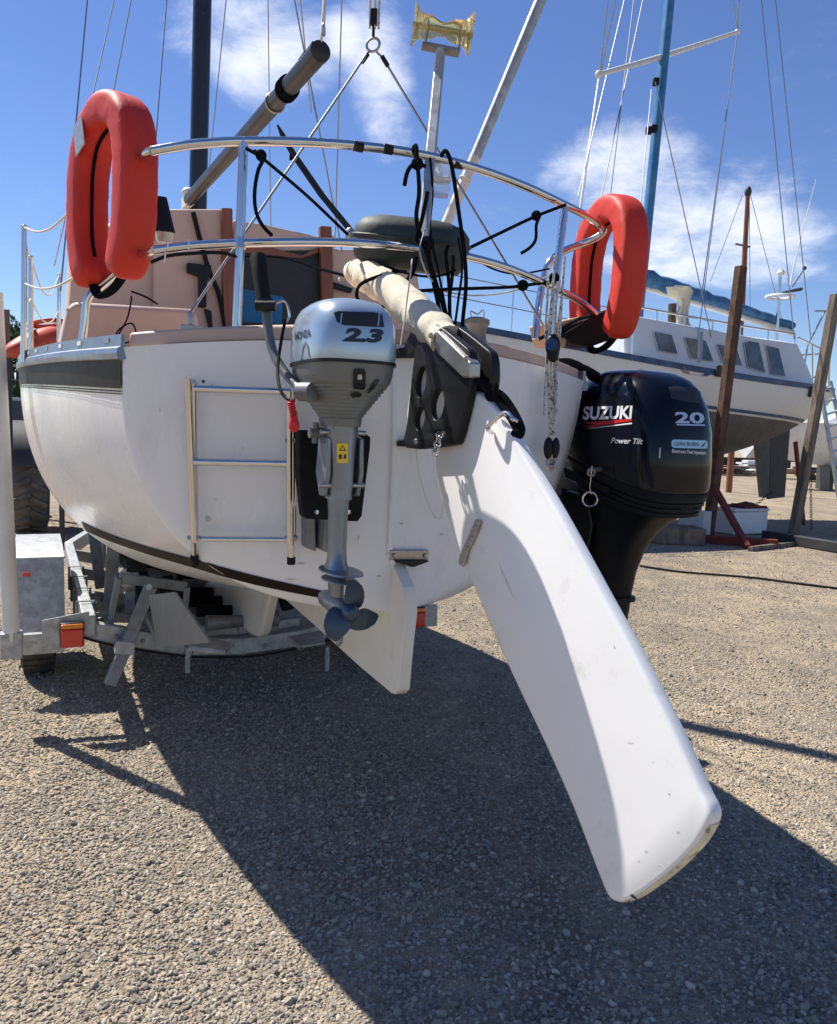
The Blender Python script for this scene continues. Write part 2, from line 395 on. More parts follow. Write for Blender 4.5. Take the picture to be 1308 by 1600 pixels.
# ================================================================== GROUND
def ground_material():
    m_ = bpy.data.materials.new('gravel_ground'); m_.use_nodes = True; nt = m_.node_tree; b = nt.nodes['Principled BSDF']
    N = nt.nodes.new; L = nt.links.new
    geo = N('ShaderNodeNewGeometry')
    def noise(s, d=6, r=.6):
        n = N('ShaderNodeTexNoise'); n.inputs['Scale'].default_value = s; n.inputs['Detail'].default_value = d; n.inputs['Roughness'].default_value = r
        L(geo.outputs['Position'], n.inputs['Vector']); return n.outputs['Fac']
    def ramp(f, stops):
        r = N('ShaderNodeValToRGB'); e = r.color_ramp.elements
        while len(e) < len(stops): e.new(.5)
        for q, (p, c) in zip(e, stops): q.position = p; q.color = tuple(c) + (1,)
        L(f, r.inputs[0]); return r.outputs[0]
    def vor(s):
        v = N('ShaderNodeTexVoronoi'); v.inputs['Scale'].default_value = s; v.inputs['Randomness'].default_value = 1
        L(geo.outputs['Position'], v.inputs['Vector']); return v
    def mix(f, a, c, mode='MIX'):
        x = N('ShaderNodeMix'); x.data_type = 'RGBA'; x.blend_type = mode
        if isinstance(f, float): x.inputs[0].default_value = f
        else: L(f, x.inputs[0])
        L(a, x.inputs[6]); L(c, x.inputs[7]); return x.outputs[2]
    v1 = vor(88); v2 = vor(170); v3 = vor(24)
    stone = ramp(v1.outputs['Color'], [(0.0, (.09, .08, .068)), (.4, (.215, .187, .148)), (.8, (.315, .272, .205)), (1, (.42, .365, .28))])
    stone2 = ramp(v2.outputs['Color'], [(0.0, (.10, .088, .072)), (.5, (.24, .207, .158)), (1, (.38, .325, .25))])
    stone3 = ramp(v3.outputs['Color'], [(0.0, (.17, .15, .12)), (.5, (.26, .225, .175)), (1, (.33, .285, .22))])
    sand = ramp(noise(30, 8), [(.25, (.285, .24, .172)), (.75, (.39, .33, .24))])
    c = mix(ramp(noise(1.3, 5), [(.4, (0, 0, 0)), (.6, (1, 1, 1))]), stone, stone2)
    c = mix(.25, c, stone3)
    c = mix(ramp(noise(.85, 9, .68), [(.46, (0, 0, 0)), (.60, (.85, .85, .85))]), c, sand)
    mpl = N('ShaderNodeMapping'); mpl.inputs['Scale'].default_value = (2.2, .28, 1); mpl.inputs['Rotation'].default_value = (0, 0, math.radians(-24)); L(geo.outputs['Position'], mpl.inputs[0])
    lane = N('ShaderNodeTexNoise'); lane.inputs['Scale'].default_value = 1.0; lane.inputs['Detail'].default_value = 7; lane.inputs['Roughness'].default_value = .62; L(mpl.outputs[0], lane.inputs['Vector'])
    c = mix(ramp(lane.outputs['Fac'], [(.50, (0, 0, 0)), (.62, (.55, .55, .55))]), c, sand)
    c = mix(1.0, c, ramp(noise(3.4, 8, .7), [(.32, (.80, .80, .81)), (.68, (1.16, 1.15, 1.12))]), 'MULTIPLY')
    c = mix(1.0, c, ramp(noise(34, 3, .6), [(.3, (.80, .79, .78)), (.7, (1.18, 1.18, 1.17))]), 'MULTIPLY')
    c = mix(1.0, c, ramp(noise(.32, 6, .6), [(.3, (1.06, 1.01, 1.0)), (.7, (1.52, 1.45, 1.36))]), 'MULTIPLY')
    L(c, b.inputs['Base Color']); b.inputs['Roughness'].default_value = .92; b.inputs['Specular IOR Level'].default_value = .2
    def mth(op, x, y):
        n = N('ShaderNodeMath'); n.operation = op
        for i, q in enumerate((x, y)):
            if isinstance(q, (int, float)): n.inputs[i].default_value = q
            else: L(q, n.inputs[i])
        return n.outputs[0]
    h = mth('ADD', mth('MULTIPLY', v1.outputs['Distance'], -.8), mth('MULTIPLY', v2.outputs['Distance'], -.35))
    h = mth('ADD', h, mth('MULTIPLY', noise(9, 8, .7), .9))
    bp = N('ShaderNodeBump'); bp.inputs['Strength'].default_value = 1.0; bp.inputs['Distance'].default_value = .016
    L(h, bp.inputs['Height']); L(bp.outputs[0], b.inputs['Normal'])
    MAT['gravel_ground'] = m_
    s = bpy.data.materials.new('pebble'); s.use_nodes = True; nt = s.node_tree; b = nt.nodes['Principled BSDF']
    oi = nt.nodes.new('ShaderNodeObjectInfo'); r = nt.nodes.new('ShaderNodeValToRGB'); e = r.color_ramp.elements
    for _ in range(3): e.new(.5)
    for q, (p, c) in zip(e, [(0, (.15, .136, .115)), (.15, (.24, .214, .176)), (.55, (.325, .284, .222)), (.9, (.41, .353, .27)), (1, (.53, .465, .365))]): q.position = p; q.color = c + (1,)
    nt.links.new(oi.outputs['Random'], r.inputs[0])
    tcn = nt.nodes.new('ShaderNodeTexCoord'); n = nt.nodes.new('ShaderNodeTexNoise'); n.inputs['Scale'].default_value = 3; n.inputs['Detail'].default_value = 5
    nt.links.new(tcn.outputs['Object'], n.inputs['Vector'])
    mx = nt.nodes.new('ShaderNodeMix'); mx.data_type = 'RGBA'; mx.blend_type = 'MULTIPLY'; mx.inputs[0].default_value = .5
    nt.links.new(r.outputs[0], mx.inputs[6]); nt.links.new(n.outputs['Color'], mx.inputs[7]); nt.links.new(mx.outputs[2], b.inputs['Base Color'])
    nt.links.new(r.outputs[0], b.inputs['Base Color'])
    b.inputs['Roughness'].default_value = .85; b.inputs['Specular IOR Level'].default_value = .25
    MAT['pebble'] = s
ground_material()

def gz(x, y):       # gentle unevenness of the yard, fading out with distance
    d = math.hypot(x, y - 3)
    k = max(0, 1 - d / 9)
    return k * (.012 * math.sin(2.1 * x + .7) * math.cos(1.7 * y + .3) + .006 * math.sin(5.3 * x + 2.9 * y) - .012)
xs = [-1500, -300, -60, -20, -10] + [-7 + .25 * i for i in range(57)] + [10, 20, 60, 300, 1500]
ys = [-300, -40, -8] + [-4 + .25 * i for i in range(69)] + [18, 30, 60, 300, 2000]
V = [(x, y, gz(x, y)) for y in ys for x in xs]; nx = len(xs)
Fg = [(j * nx + i, j * nx + i + 1, (j + 1) * nx + i + 1, (j + 1) * nx + i) for j in range(len(ys) - 1) for i in range(nx - 1)]
structure('ground', (V, Fg), 'gravel_ground')

# loose stones lying on the near ground: instanced with geometry nodes
def pebbles():
    n = 90; x0, x1, y0, y1 = -5.5, 8.0, 1.0, 17.0
    V = []; F = []
    for j in range(n + 1):
        for i in range(n + 1):
            x = x0 + (x1 - x0) * i / n; y = y0 + (y1 - y0) * j / n; V.append((x, y, gz(x, y)))
    F = [(j * (n + 1) + i, j * (n + 1) + i + 1, (j + 1) * (n + 1) + i + 1, (j + 1) * (n + 1) + i) for j in range(n) for i in range(n)]
    o = obj('gravel', (V, F), 'pebble', None, smooth=False); o['kind'] = 'stuff'
    tag(o, 'loose grey and tan gravel stones strewn over the yard', 'gravel')
    me = o.data; at = me.attributes.new('dens', 'FLOAT', 'POINT'); wo = Vector(o.location)
    for i, v in enumerate(me.vertices):
        p = v.co + wo; d = math.hypot(p.x, p.y)
        patch = .5 + .5 * math.sin(1.9 * p.x + 1.3 * math.sin(1.1 * p.y)) * math.sin(1.6 * p.y + .8 * math.sin(2.3 * p.x))
        at.data[i].value = (2600 if d < 3 else 2600 * (3 / d) ** 1.75 * (1 if abs(p.x) < .66 * p.y + .6 else .04)) * (.28 + .9 * patch)
    ng = bpy.data.node_groups.new('scatter_stones', 'GeometryNodeTree')
    ng.interface.new_socket('Geometry', in_out='INPUT', socket_type='NodeSocketGeometry')
    ng.interface.new_socket('Geometry', in_out='OUTPUT', socket_type='NodeSocketGeometry')
    N = ng.nodes.new; L = ng.links.new
    gi, go = N('NodeGroupInput'), N('NodeGroupOutput'); jn = N('GeometryNodeJoinGeometry')
    for k in range(3):
        na = N('GeometryNodeInputNamedAttribute'); na.data_type = 'FLOAT'; na.inputs['Name'].default_value = 'dens'
        mt = N('ShaderNodeMath'); mt.operation = 'MULTIPLY'; mt.inputs[1].default_value = (2.1, 1.05, .07)[k]; L(na.outputs[0], mt.inputs[0])
        dp = N('GeometryNodeDistributePointsOnFaces'); dp.inputs['Seed'].default_value = k + 3
        L(gi.outputs[0], dp.inputs['Mesh']); L(mt.outputs[0], dp.inputs['Density'])
        ico = N('GeometryNodeMeshIcoSphere'); ico.inputs['Radius'].default_value = (.0052, .0084, .0128)[k]; ico.inputs['Subdivisions'].default_value = 2
        nz = N('ShaderNodeTexNoise'); nz.noise_dimensions = '4D'; nz.inputs['W'].default_value = k * 3.7; nz.inputs['Scale'].default_value = (150, 90, 50)[k]; nz.inputs['Detail'].default_value = 1
        sub = N('ShaderNodeVectorMath'); sub.operation = 'SUBTRACT'; sub.inputs[1].default_value = (.5, .5, .5); L(nz.outputs['Color'], sub.inputs[0])
        sc_ = N('ShaderNodeVectorMath'); sc_.operation = 'SCALE'; sc_.inputs['Scale'].default_value = (.0095, .0155, .023)[k]; L(sub.outputs[0], sc_.inputs[0])
        sp = N('GeometryNodeSetPosition'); L(ico.outputs['Mesh'], sp.inputs['Geometry']); L(sc_.outputs[0], sp.inputs['Offset'])
        sm = N('GeometryNodeSetMaterial'); sm.inputs['Material'].default_value = MAT['pebble']; L(sp.outputs[0], sm.inputs['Geometry'])
        ip = N('GeometryNodeInstanceOnPoints'); L(dp.outputs['Points'], ip.inputs['Points']); L(sm.outputs[0], ip.inputs['Instance'])
        rr = N('FunctionNodeRandomValue'); rr.data_type = 'FLOAT_VECTOR'; rr.inputs[0].default_value = (-.5, -.5, 0); rr.inputs[1].default_value = (.5, .5, 6.28); rr.inputs['Seed'].default_value = 9 + k
        L(rr.outputs[0], ip.inputs['Rotation'])
        rs = N('FunctionNodeRandomValue'); rs.data_type = 'FLOAT_VECTOR'; rs.inputs[0].default_value = (.6, .6, .5); rs.inputs[1].default_value = (1.45, 1.25, 1.05); rs.inputs['Seed'].default_value = 19 + k
        L(rs.outputs[0], ip.inputs['Scale']); L(ip.outputs[0], jn.inputs[0])
    L(jn.outputs[0], go.inputs[0])
    md = o.modifiers.new('scatter', 'NODES'); md.node_group = ng
pebbles()

# ================================================================== BOAT
boat = thing('sailboat', 'white trailer sailer with tan deck, stern towards us, sitting on a galvanised trailer', 'sailboat', bw(0, 1.5, .8))

def curve_fn(xs_, ys_):
    xs_ = np.array(xs_, float); ys_ = np.array(ys_, float); mm = np.gradient(ys_, xs_)
    def f(x):
        x = min(max(x, xs_[0]), xs_[-1]); i = min(int(np.searchsorted(xs_, x, side='right')) - 1, len(xs_) - 2); i = max(i, 0)
        h = xs_[i + 1] - xs_[i]; t = (x - xs_[i]) / h
        return float((2 * t ** 3 - 3 * t * t + 1) * ys_[i] + (t ** 3 - 2 * t * t + t) * h * mm[i] + (-2 * t ** 3 + 3 * t * t) * ys_[i + 1] + (t ** 3 - t * t) * h * mm[i + 1])
    return f
CORN = .20
hb = curve_fn([CORN, .6, 1.2, 2.0, 2.8, 3.6, 4.6, 5.4, 6.0, 6.35], [.745, .83, .92, 1.00, 1.03, 1.01, .86, .60, .29, .02])
zsh = curve_fn([CORN, 1.2, 2.5, 4.0, 5.4, 6.35], [1.602, 1.642, 1.69, 1.75, 1.83, 1.92])
zke = curve_fn([0, CORN, 1.0, 2.0, 3.2, 4.4, 5.4, 6.0, 6.35], [.885, .875, .78, .675, .65, .74, .96, 1.32, 1.84])
sxp = curve_fn([0, CORN, 1.0, 2.0, 4.0, 5.4, 6.35], [2.5, 2.5, 2.6, 2.6, 2.2, 1.75, 1.5])
RAKE = .15
def sheer_center_z(xb): return 1.648 - (1.648 - 1.602) * (abs(xb) / .745) ** 2
def tr_edge(sn, cs): return CORN * cs + .06 * (1 - cs) + .12 * sn * cs
def hull_pt(side, yb, ph):
    e = sxp(yb); D = zsh(yb) - zke(yb)
    x = hb(yb) * max(0, math.cos(ph)) ** (2 / e); dz = D * math.sin(ph) ** (2 / e)
    return Vector((side * x, yb + (tr_edge((dz / D), x / max(hb(yb), 1e-6)) - CORN) * max(0, 1 - (yb - CORN) / .9) ** 1.5, zsh(yb) - dz))
NPH = 36; PHS = [math.pi / 2 * (k / NPH) ** 1.0 for k in range(NPH + 1)]
STN = [CORN, .23, .28, .34, .42] + [.5 + .1 * i for i in range(36)] + [4.2, 4.5, 4.8, 5.1, 5.4, 5.7, 6.0, 6.2, 6.35]
def hull_side(side):
    return loft([[bw(*hull_pt(side, y, ph)) for ph in PHS] for y in STN], False, False, closed=False)
def transom_pt(u, ph):          # u -1..1 across, at the level of ph
    e = 2.5; cs = max(0, math.cos(ph)) ** (2 / e); sn = math.sin(ph) ** (2 / e); b = .745 * cs
    x = u * b
    top = 1.602 + (1.648 - 1.602) * (1 - u * u); zc_ = 1.602 - (1.602 - .875) * sn
    z = zc_ + (top - 1.602) * (1 - sn)
    edge = tr_edge(sn, cs); cen = .06 * sn
    yb = cen + (edge - cen) * u * u
    return Vector((x, yb, z))
US = [-1 + 2 * k / 40 for k in range(41)]
g_tr = loft([[bw(*transom_pt(u, ph)) for u in US] for ph in PHS], False, False, closed=False)
g_hull = join(hull_side(-1), hull_side(1), g_tr)
hull = obj('hull', g_hull, 'gelcoat', boat, angle=50)
HT = bvh(g_hull)
def HP(px, py, off=0.0):        # point of the hull seen at a pixel
    d = ray(px, py).normalized(); h = HT.ray_cast(EYE, d)
    if h[0] is None:
        q = HT.find_nearest(P(px, py, 2.9)); return q[0] + q[1] * (off if q[1].dot(d) < 0 else -off)
    n = h[1] if h[1].dot(d) < 0 else -h[1]
    return h[0] + n * off
def band_on_hull(side, y0, y1, d0, d1, off, n=40, m_=4):
    rows = []
    for i in range(n + 1):
        y = y0 + (y1 - y0) * i / n; row = []
        for j in range(m_ + 1):
            d = d0 + (d1 - d0) * j / m_; e = sxp(y); D = zsh(y) - zke(y); s = min(1, (d / D)) ** (e / 2); ph = math.asin(s)
            p = hull_pt(side, y, ph); q = hull_pt(side, y, min(ph + .03, 1.55)); r_ = hull_pt(side, y + .02, ph)
            nn = (q - p).cross(r_ - p).normalized()
            if nn.x * side < 0: nn = -nn
            row.append(bw(*(p + nn * off)))
        rows.append(row)
    return loft(rows, False, False, closed=False)
def band_px(pts_top, pts_bot, off):
    a, b_ = spline(pts_top, 8), spline(pts_bot, 8)
    n = min(len(a), len(b_)); rows = []
    for i in range(n):
        if HT.ray_cast(EYE, ray(a[i].x, a[i].y).normalized())[0] is None or HT.ray_cast(EYE, ray(b_[i].x, b_[i].y).normalized())[0] is None: continue
        rows.append([HP(a[i].x + (b_[i].x - a[i].x) * j / 3, a[i].y + (b_[i].y - a[i].y) * j / 3, off) for j in range(4)])
    return loft(rows, False, False, closed=False)
for s in (-1, 1):
    obj('sheer_band', band_on_hull(s, CORN + .01, 6.2, .034, .108, .005), 'brown_band', boat)
    obj('pinstripe', band_on_hull(s, CORN + .01, 6.2, .113, .1165, .005), 'brown_band', boat)
    obj('pinstripe', band_on_hull(s, CORN + .01, 6.2, .1205, .1235, .005), 'brown_band', boat)
    # extruded rub rail and slotted toe rail
    def rail_pt(y, out, up):
        p = Vector((s * hb(y), y, zsh(y))); q = Vector((s * hb(y + .05), y + .05, zsh(y + .05))) if y < 6.2 else Vector((s * hb(y - .05), y - .05, zsh(y - .05)))
        t = (q - p).normalized() if y < 6.2 else (p - q).normalized(); n_ = Vector((t.y * s, -t.x * s, 0)).normalized()
        return bw(*(p + n_ * out + Vector((0, 0, up))))
    ysr = [CORN + .0] + [.3 + .2 * i for i in range(30)]
    prof = [(.004, -.034), (.015, -.032), (.019, -.016), (.015, -.002), (.008, .002), (.006, .034), (-.002, .034), (-.004, .004), (-.006, -.03)]
    tr = obj('rub_rail', loft([[rail_pt(y, a, b) for a, b in prof] for y in ysr]), 'alu_rail', boat, angle=30)
    for k in range(16):
        y = .32 + .27 * k
        obj('slot', box(rail_pt(y, .0075, .020), .045, .0035, .012, (rail_pt(y + .04, 0, 0) - rail_pt(y, 0, 0)).normalized(), (rail_pt(y, 1, 0) - rail_pt(y, 0, 0)).normalized(), BZ), 'lamp_white' if k % 3 else 'galv', tr)
# boot stripe along the lower turn of the hull
obj('boot_stripe', band_px([(70, 786, 0), (110, 806, 0), (160, 829, 0), (220, 850, 0), (300, 872, 0), (400, 899, 0), (520, 926, 0), (560, 934, 0)],
                           [(78, 801, 0), (118, 821, 0), (165, 842, 0), (222, 862, 0), (300, 885, 0), (400, 913, 0), (520, 937, 0), (560, 942, 0)], .003), 'brown_band', boat)
# deck
drows = []
for y in [.02, .1, CORN] + STN[2:]:
    w = hb(y) if y >= CORN else .745 * math.sqrt(max(y, .012) / CORN) * .97
    z0 = zsh(y)
    drows.append([bw(w * u, y, (z0 if y >= CORN else sheer_center_z(w * u)) - .006 + .05 * (1 - u * u) * min(1, max(0, y - .3))) for u in [-1 + k / 8 for k in range(17)]])
obj('deck', loft(drows, False, False, closed=False), 'tan_deck', boat)
# tan capping along the stern edge
def cap_pt(u, inn, up):
    p = transom_pt(u, 0.0); return bw(p.x * (1 - inn), p.y + inn * .74, p.z + up)
caprings = [[cap_pt(-1 + 2 * k / 30, .015, .001), cap_pt(-1 + 2 * k / 30, .02, .040), cap_pt(-1 + 2 * k / 30, .10, .052), cap_pt(-1 + 2 * k / 30, .12, -.004)] for k in range(31)]
obj('stern_capping', loft(caprings), 'tan_deck', boat, bevel=.006)
# starboard coaming seen over the stern
obj('coaming', loft([[bw(x0_, y, 1.60), bw(x0_ - .005, y, 1.60 + h_), bw(x0_ - .06, y, 1.605 + h_), bw(x0_ - .10, y, 1.60)] for x0_, y, h_ in
                     [(.66, .30, .055), (.74, .6, .075), (.84, 1.1, .09), (.93, 1.8, .10)]]), 'tan_deck', boat, bevel=.012)
# port coaming block: broad moulded seat back
def coam_ring(y, k=1.0):
    return [bw(-.885, y, 1.62), bw(-.855, y, 1.80), bw(-.83, y, 1.83), bw(-.42, y, 1.845), bw(-.395, y, 1.83), bw(-.37, y, 1.60)]
obj('coaming', loft([coam_ring(1.1), coam_ring(1.4), coam_ring(1.9)]), 'tan_deck', boat, bevel=.02, seg=3)
# ---- cabin
YB = 1.9
def cab(px, py, d=0.0): return PBY(px, py, YB - d)
cab_out = [(-.84, 1.60), (-.80, 2.20), (-.60, 2.33), (-.20, 2.37), (.05, 2.35), (.40, 2.30), (.62, 2.22), (.80, 2.08), (.88, 1.60)]
cabr = []
for y, kx, kz in [(YB, 1, 1), (2.4, 1.0, 1.0), (3.4, .93, .93), (4.2, .78, .72), (4.7, .62, .35)]:
    cabr.append([bw(x * kx, y, 1.60 + (z - 1.60) * kz + (.05 if y > 2 else 0)) for x, z in cab_out])
obj('cabin', loft(cabr), 'tan_deck', boat, bevel=.03, seg=3)
# bulkhead facing aft with the raised port half
obj('bulkhead', prism([cab(238, 330), cab(345, 330), cab(352, 330), cab(352, 520), cab(238, 520)], BY * -.05), 'tan_deck', boat, bevel=.012)
obj('hatch_surround', prism([cab(362, 346), cab(410, 352), cab(492, 371), cab(520, 369), cab(520, 392), cab(362, 398)], BY * -.03), 'tan_deck', boat, bevel=.008)
shade_panel = obj('companionway_shade', prism([cab(362, 392, .034), cab(500, 392, .034), cab(500, 516, .034), cab(362, 516, .034)], BY * -.004), 'dark_inside', boat)  # flat dark panel: the shaded cabin interior is put into its colour
obj('blue_curtain', prism([cab(374, 450, .040), cab(442, 464, .040), cab(440, 506, .040), cab(374, 503, .040)], BY * -.004), 'blue_cloth', shade_panel)
obj('hatch_trim', prism([cab(362, 388, .04), cab(425, 388, .04), cab(470, 400, .04), cab(500, 386, .04), cab(500, 394, .04), cab(470, 404, .04), cab(440, 402, .04), cab(362, 393, .04)], BY * -.012), 'teak', boat)
for x0_, x1_, y0_, y1_ in ((344, 361, 327, 517), (497, 515, 355, 512)):
    obj('door_post', prism([cab(x0_, y0_, .05), cab(x1_, y0_ + 1, .05), cab(x1_ + 4, y1_, .05), cab(x0_ + 4, y1_, .05)], BY * -.035), 'teak', boat, bevel=.004)
obj('port_light', torus(cab(590, 435, .02), BY, .05, .011), 'lamp_white', boat)
obj('port_glass', lathe([(.0, -.004), (.046, -.004), (.046, .004), (0, .004)], cab(590, 435, .008), BY), 'smoke_window', boat)
obj('bulkhead_starboard', prism([cab(515, 390, .0), cab(600, 392, .0), cab(648, 420), cab(664, 540), cab(515, 540)], BY * -.03), 'tan_deck', boat, bevel=.01)
obj('hose', tube(spline([cab(302, 332, .07), cab(312, 372, .075), cab(326, 420, .075), cab(342, 460, .075), cab(352, 512, .075)]), .011), 'black_rubber', boat)
obj('winch_handle', join(prism([cab(291, 412, .06), cab(329, 416, .06), cab(328, 428, .06), cab(322, 442, .06), cab(321, 481, .06), cab(309, 481, .06), cab(309, 433, .06), cab(291, 427, .06)], BY * -.03),
    prism([cab(318, 482, .06), cab(330, 486, .06), cab(332, 512, .06), cab(326, 514, .06)], BY * -.012)), 'black_plastic', boat, bevel=.005)
obj('cleat', prism([cab(514, 440, .05), cab(549, 452, .05), cab(546, 459, .05), cab(514, 450, .05)], BY * -.03), 'black_plastic', boat, bevel=.004)
# horn-like deck lamp beside the life ring
dl = obj('deck_lamp', loft([superring(P(251, 309, 2.62), BX, BY, .018, .02, 4, 16), superring(P(257, 364, 2.62), BX, BY, .032, .032, 4, 16)]), 'black_plastic', boat)
obj('lens', loft([superring(P(257.3, 365, 2.62), BX, BY, .030, .03, 4, 16), superring(P(258, 380, 2.62), BX, BY, .022, .022, 4, 16)]), 'silver_tape', dl)

# ---- mast, boom, rigging
MAST = P(308, 300, 5.85); mx_, my_ = MAST.x, MAST.y
def up_mast(z): return Vector((mx_, my_, z)) + BY * (-.012 * (z - 2.5)) + BX * (.012 * (z - 2.5))
obj('mast', tube([up_mast(2.1), up_mast(9.5)], .062, 20), 'mast_black', boat)
GN, BE = P(296, 312, 5.68), P(501, 80, 3.30)
bd = (BE - GN).normalized()
boom = obj('boom', tube([GN, BE], .040, 24), 'boom_grey', boat)
obj('end_cap', lathe([(0, .004), (.036, .004), (.0412, .0), (.0412, -.03)], BE, bd, 24), 'boom_grey', boom)
obj('gooseneck', join(beam(GN - bd * .16, GN + bd * .04, .05, .07), rod(GN - bd * .08 - BZ * .06, GN - bd * .08 + BZ * .07, .018), blobg(GN - bd * .02 + BZ * .05, .05, .05, .035)), 'spar_white', boom)
a_, b_ = frame_of(bd)
for t, r_ in ((.42, .0085), (.455, .0085), (.40, .006)):
    c_ = BE - bd * t
    obj('lashing', torus(c_, bd + BX * .15, .046, r_ * .8, 24, 8), 'black_rope', boom)
obj('strap', torus(BE - bd * .62, bd, .043, .006, 24, 6), 'stainless_dull', boom)
for t in (.22, .12):
    obj('cleat', join(beam(BE - bd * t + BZ * .054 - bd * .04, BE - bd * t + BZ * .060 + bd * .04, .016, .012), rod(BE - bd * t + BZ * .035, BE - bd * t + BZ * .057, .009)), 'black_plastic', boom)
obj('sheet_on_boom', tube([GN + BZ * .052 + bd * .1, GN + BZ * .05 + bd * 1.2, BE + BZ * .047 - bd * .5], .009, 6), 'black_rope', boom)
obj('topping_lift', tube([BE + BZ * .03, P(505, 42, 3.3), P(507, 4, 3.32), P(512, -120, 3.5)], [.005, .007, .008, .008], 8), 'white_rope', boat)
obj('shackle', torus(P(506, 46, 3.3), RGT, .020, .005, 16, 8), 'stainless_dull', boat)
BR = P(583, 70, 2.75)
obj('bridle_ring', torus(BR, FWD + RGT * .25, .022, .0045, 20, 8), 'stainless_dull', boat)
CHP = P(298, 516, 2.33); CHS = P(868, 540, 2.72)
obj('backstay_bridle', tube([BR + Vector((-.012, 0, -.022)), P(575, 82, 2.74), CHP + BZ * .05], .0038, 8), 'wire', boat)
obj('backstay_bridle', tube([BR + Vector((.012, 0, -.022)), P(598, 90, 2.75), CHS], .0038, 8), 'wire', boat)
for q in ((575, 84, 565, 98), (597, 88, 606, 103)):
    obj('ferrule', rod(P(q[0], q[1], 2.74), P(q[2], q[3], 2.74), .0075), 'black_plastic', boat)
obj('turnbuckle', join(rod(CHP + BZ * .05, CHP + BZ * -.0, .011), box(CHP - BZ * .025, .06, .05, .075, BX, BY), torus(CHP + BZ * .0, BX, .016, .005, 14, 6)), 'stainless_dull', boat, bevel=.006)
for dx in (-.012, .004, .016):
    obj('tackle_line', tube([BR + Vector((dx, 0, .05)), BR + Vector((dx * 1.3, 0, .9))], .0042, 6), 'white_rope' if dx < .01 else 'fleck_rope', boat)
obj('tackle_block', join(box(BR + BZ * .085, .022, .016, .05), rod(BR + BZ * .025, BR + BZ * .06, .005)), 'black_plastic', boat, bevel=.006)
obj('backstay', tube([BR + BZ * .9, up_mast(9.45)], .004, 6), 'wire', boat)
for (x0_, y0_, d0_, x1_, y1_, d1_) in [(119, 190, 4.2, 136, 5, 4.6), (141, 165, 4.6, 177, 5, 5.2), (174, 160, 5.0, 204, 5, 5.4), (243, 225, 5.2, 260, 5, 5.5), (327, 262, 6.2, 353, 5, 6.0), (423, 330, 6.6, 419, 5, 6.2),
                                       (484, 150, 5, 470, 5, 4.6), (525, 330, 5, 534, 5, 4.6), (527, 352, 4.0, 483, 120, 3.9)]:
    p, q = P(x0_, y0_, d0_), P(x1_, y1_, d1_); e_ = (p - q)
    obj('shroud', tube([p + e_ * (1.2 if x0_ < 250 else .2), q - e_ * 1.6], .0042, 6), 'wire', boat)
obj('mainsheet', join(tube([P(434, 196, 3.45), P(442, 212, 3.4), P(458, 244, 3.2), P(500, 305, 2.9), P(549, 364, 2.62)], [.004, .011, .007, .006, .006], 8),
                      tube([P(449, 222, 3.35), P(466, 247, 3.18), P(508, 308, 2.88), P(552, 362, 2.62)], .006, 6), tube([P(456, 236, 3.3), P(455, 250, 3.3)], .008, 6)), 'black_rope', boat)
obj('sheet_block', join(blobg(P(547, 366, 2.6), .016, .012, .022), torus(P(551, 370, 2.6), FWD, .012, .004, 12, 6)), 'stainless_dull', boat)
obj('boom_pole', tube([P(848, -8, 3.35), P(743, 245, 3.35)], .0225, 16), 'galv', boat)
obj('pole_foot', join(tube([P(743, 243, 3.35), P(691, 365, 3.33)], .0215, 16), torus(P(727, 280, 3.34), P(743, 245, 3.35) - P(691, 365, 3.35), .024, .004, 16, 6)), 'spar_white', boat)

# ---- stern rail (pushpit)
def g_rail(xb): return .05 + .19 * (xb / .745) ** 2
def RP(px, py):                      # point of the upright surface above the stern edge
    d = ray(px, py); lo, hi = 1.2, 4.5
    def f(t):
        q = EYE + d * t - B0; return q.dot(BY) - g_rail(max(-.80, min(.80, q.dot(BX))))
    t = lo
    while t < hi and f(t) < 0: t += .01
    return EYE + d * t
pit = obj('stern_rail', tube(spline([RP(238, 236), RP(290, 227), RP(335, 223), RP(380, 221), RP(470, 222), RP(560, 228), RP(650, 240), RP(740, 262), RP(820, 291), RP(880, 319), RP(912, 335), RP(932, 348),
        RP(943, 359), RP(940, 368) + BY * .02, RP(925, 376) + BY * .06, RP(905, 385) + BY * .10, RP(891, 400) + BY * .12, RP(884, 425) + BY * .13, RP(876, 470) + BY * .13, RP(868, 525) + BY * .12], 6), .0128, 14), 'stainless', boat)
lr = spline([RP(242, 391), RP(300, 384), RP(375, 380), RP(470, 378), RP(560, 380), RP(640, 387), RP(730, 401), RP(800, 421), RP(860, 447), RP(905, 470), RP(930, 490)], 6)
obj('lower_rail', tube(lr, .0118, 14), 'stainless', pit)
pt_end = RP(238, 236)
obj('side_rail', tube(spline([pt_end, pt_end + BY * .05 - BX * .015, P(218, 258, 2.36), P(212, 320, 2.40), P(204, 400, 2.44), P(160, 446, 2.50), P(138, 466, 2.50), P(132, 510, 2.50), P(127, 548, 2.50)], 6), .0125, 12), 'stainless', pit)
obj('lower_side_rail', tube([RP(242, 391), RP(242, 391) + BY * .08 - BX * .02, P(206, 394, 2.44)], .0118, 12), 'stainless', pit)
for a, b in (((381, 222), (369, 540)), ((883, 320), (867, 450))):
    p, q = RP(*a), RP(*b)
    obj('stanchion', tube([p, q], .0128, 14), 'stainless', pit)
    obj('weld_collar', tube([RP(375.5, 372), RP(375, 388)] if a[0] < 400 else [RP(869, 438), RP(868, 455)], .0155, 14), 'stainless', pit)
obj('stanchion', tube([RP(868, 450), RP(857, 560)], .0118, 12), 'stainless', pit)
for px_, py_ in ((560, 229), (715, 256), (606, 233)):
    p, q = RP(px_ - 7, py_ - 1.3), RP(px_ + 7, py_ + 1.6)
    obj('tape_band', tube([p, q], .0136, 14), 'black_plastic', pit)
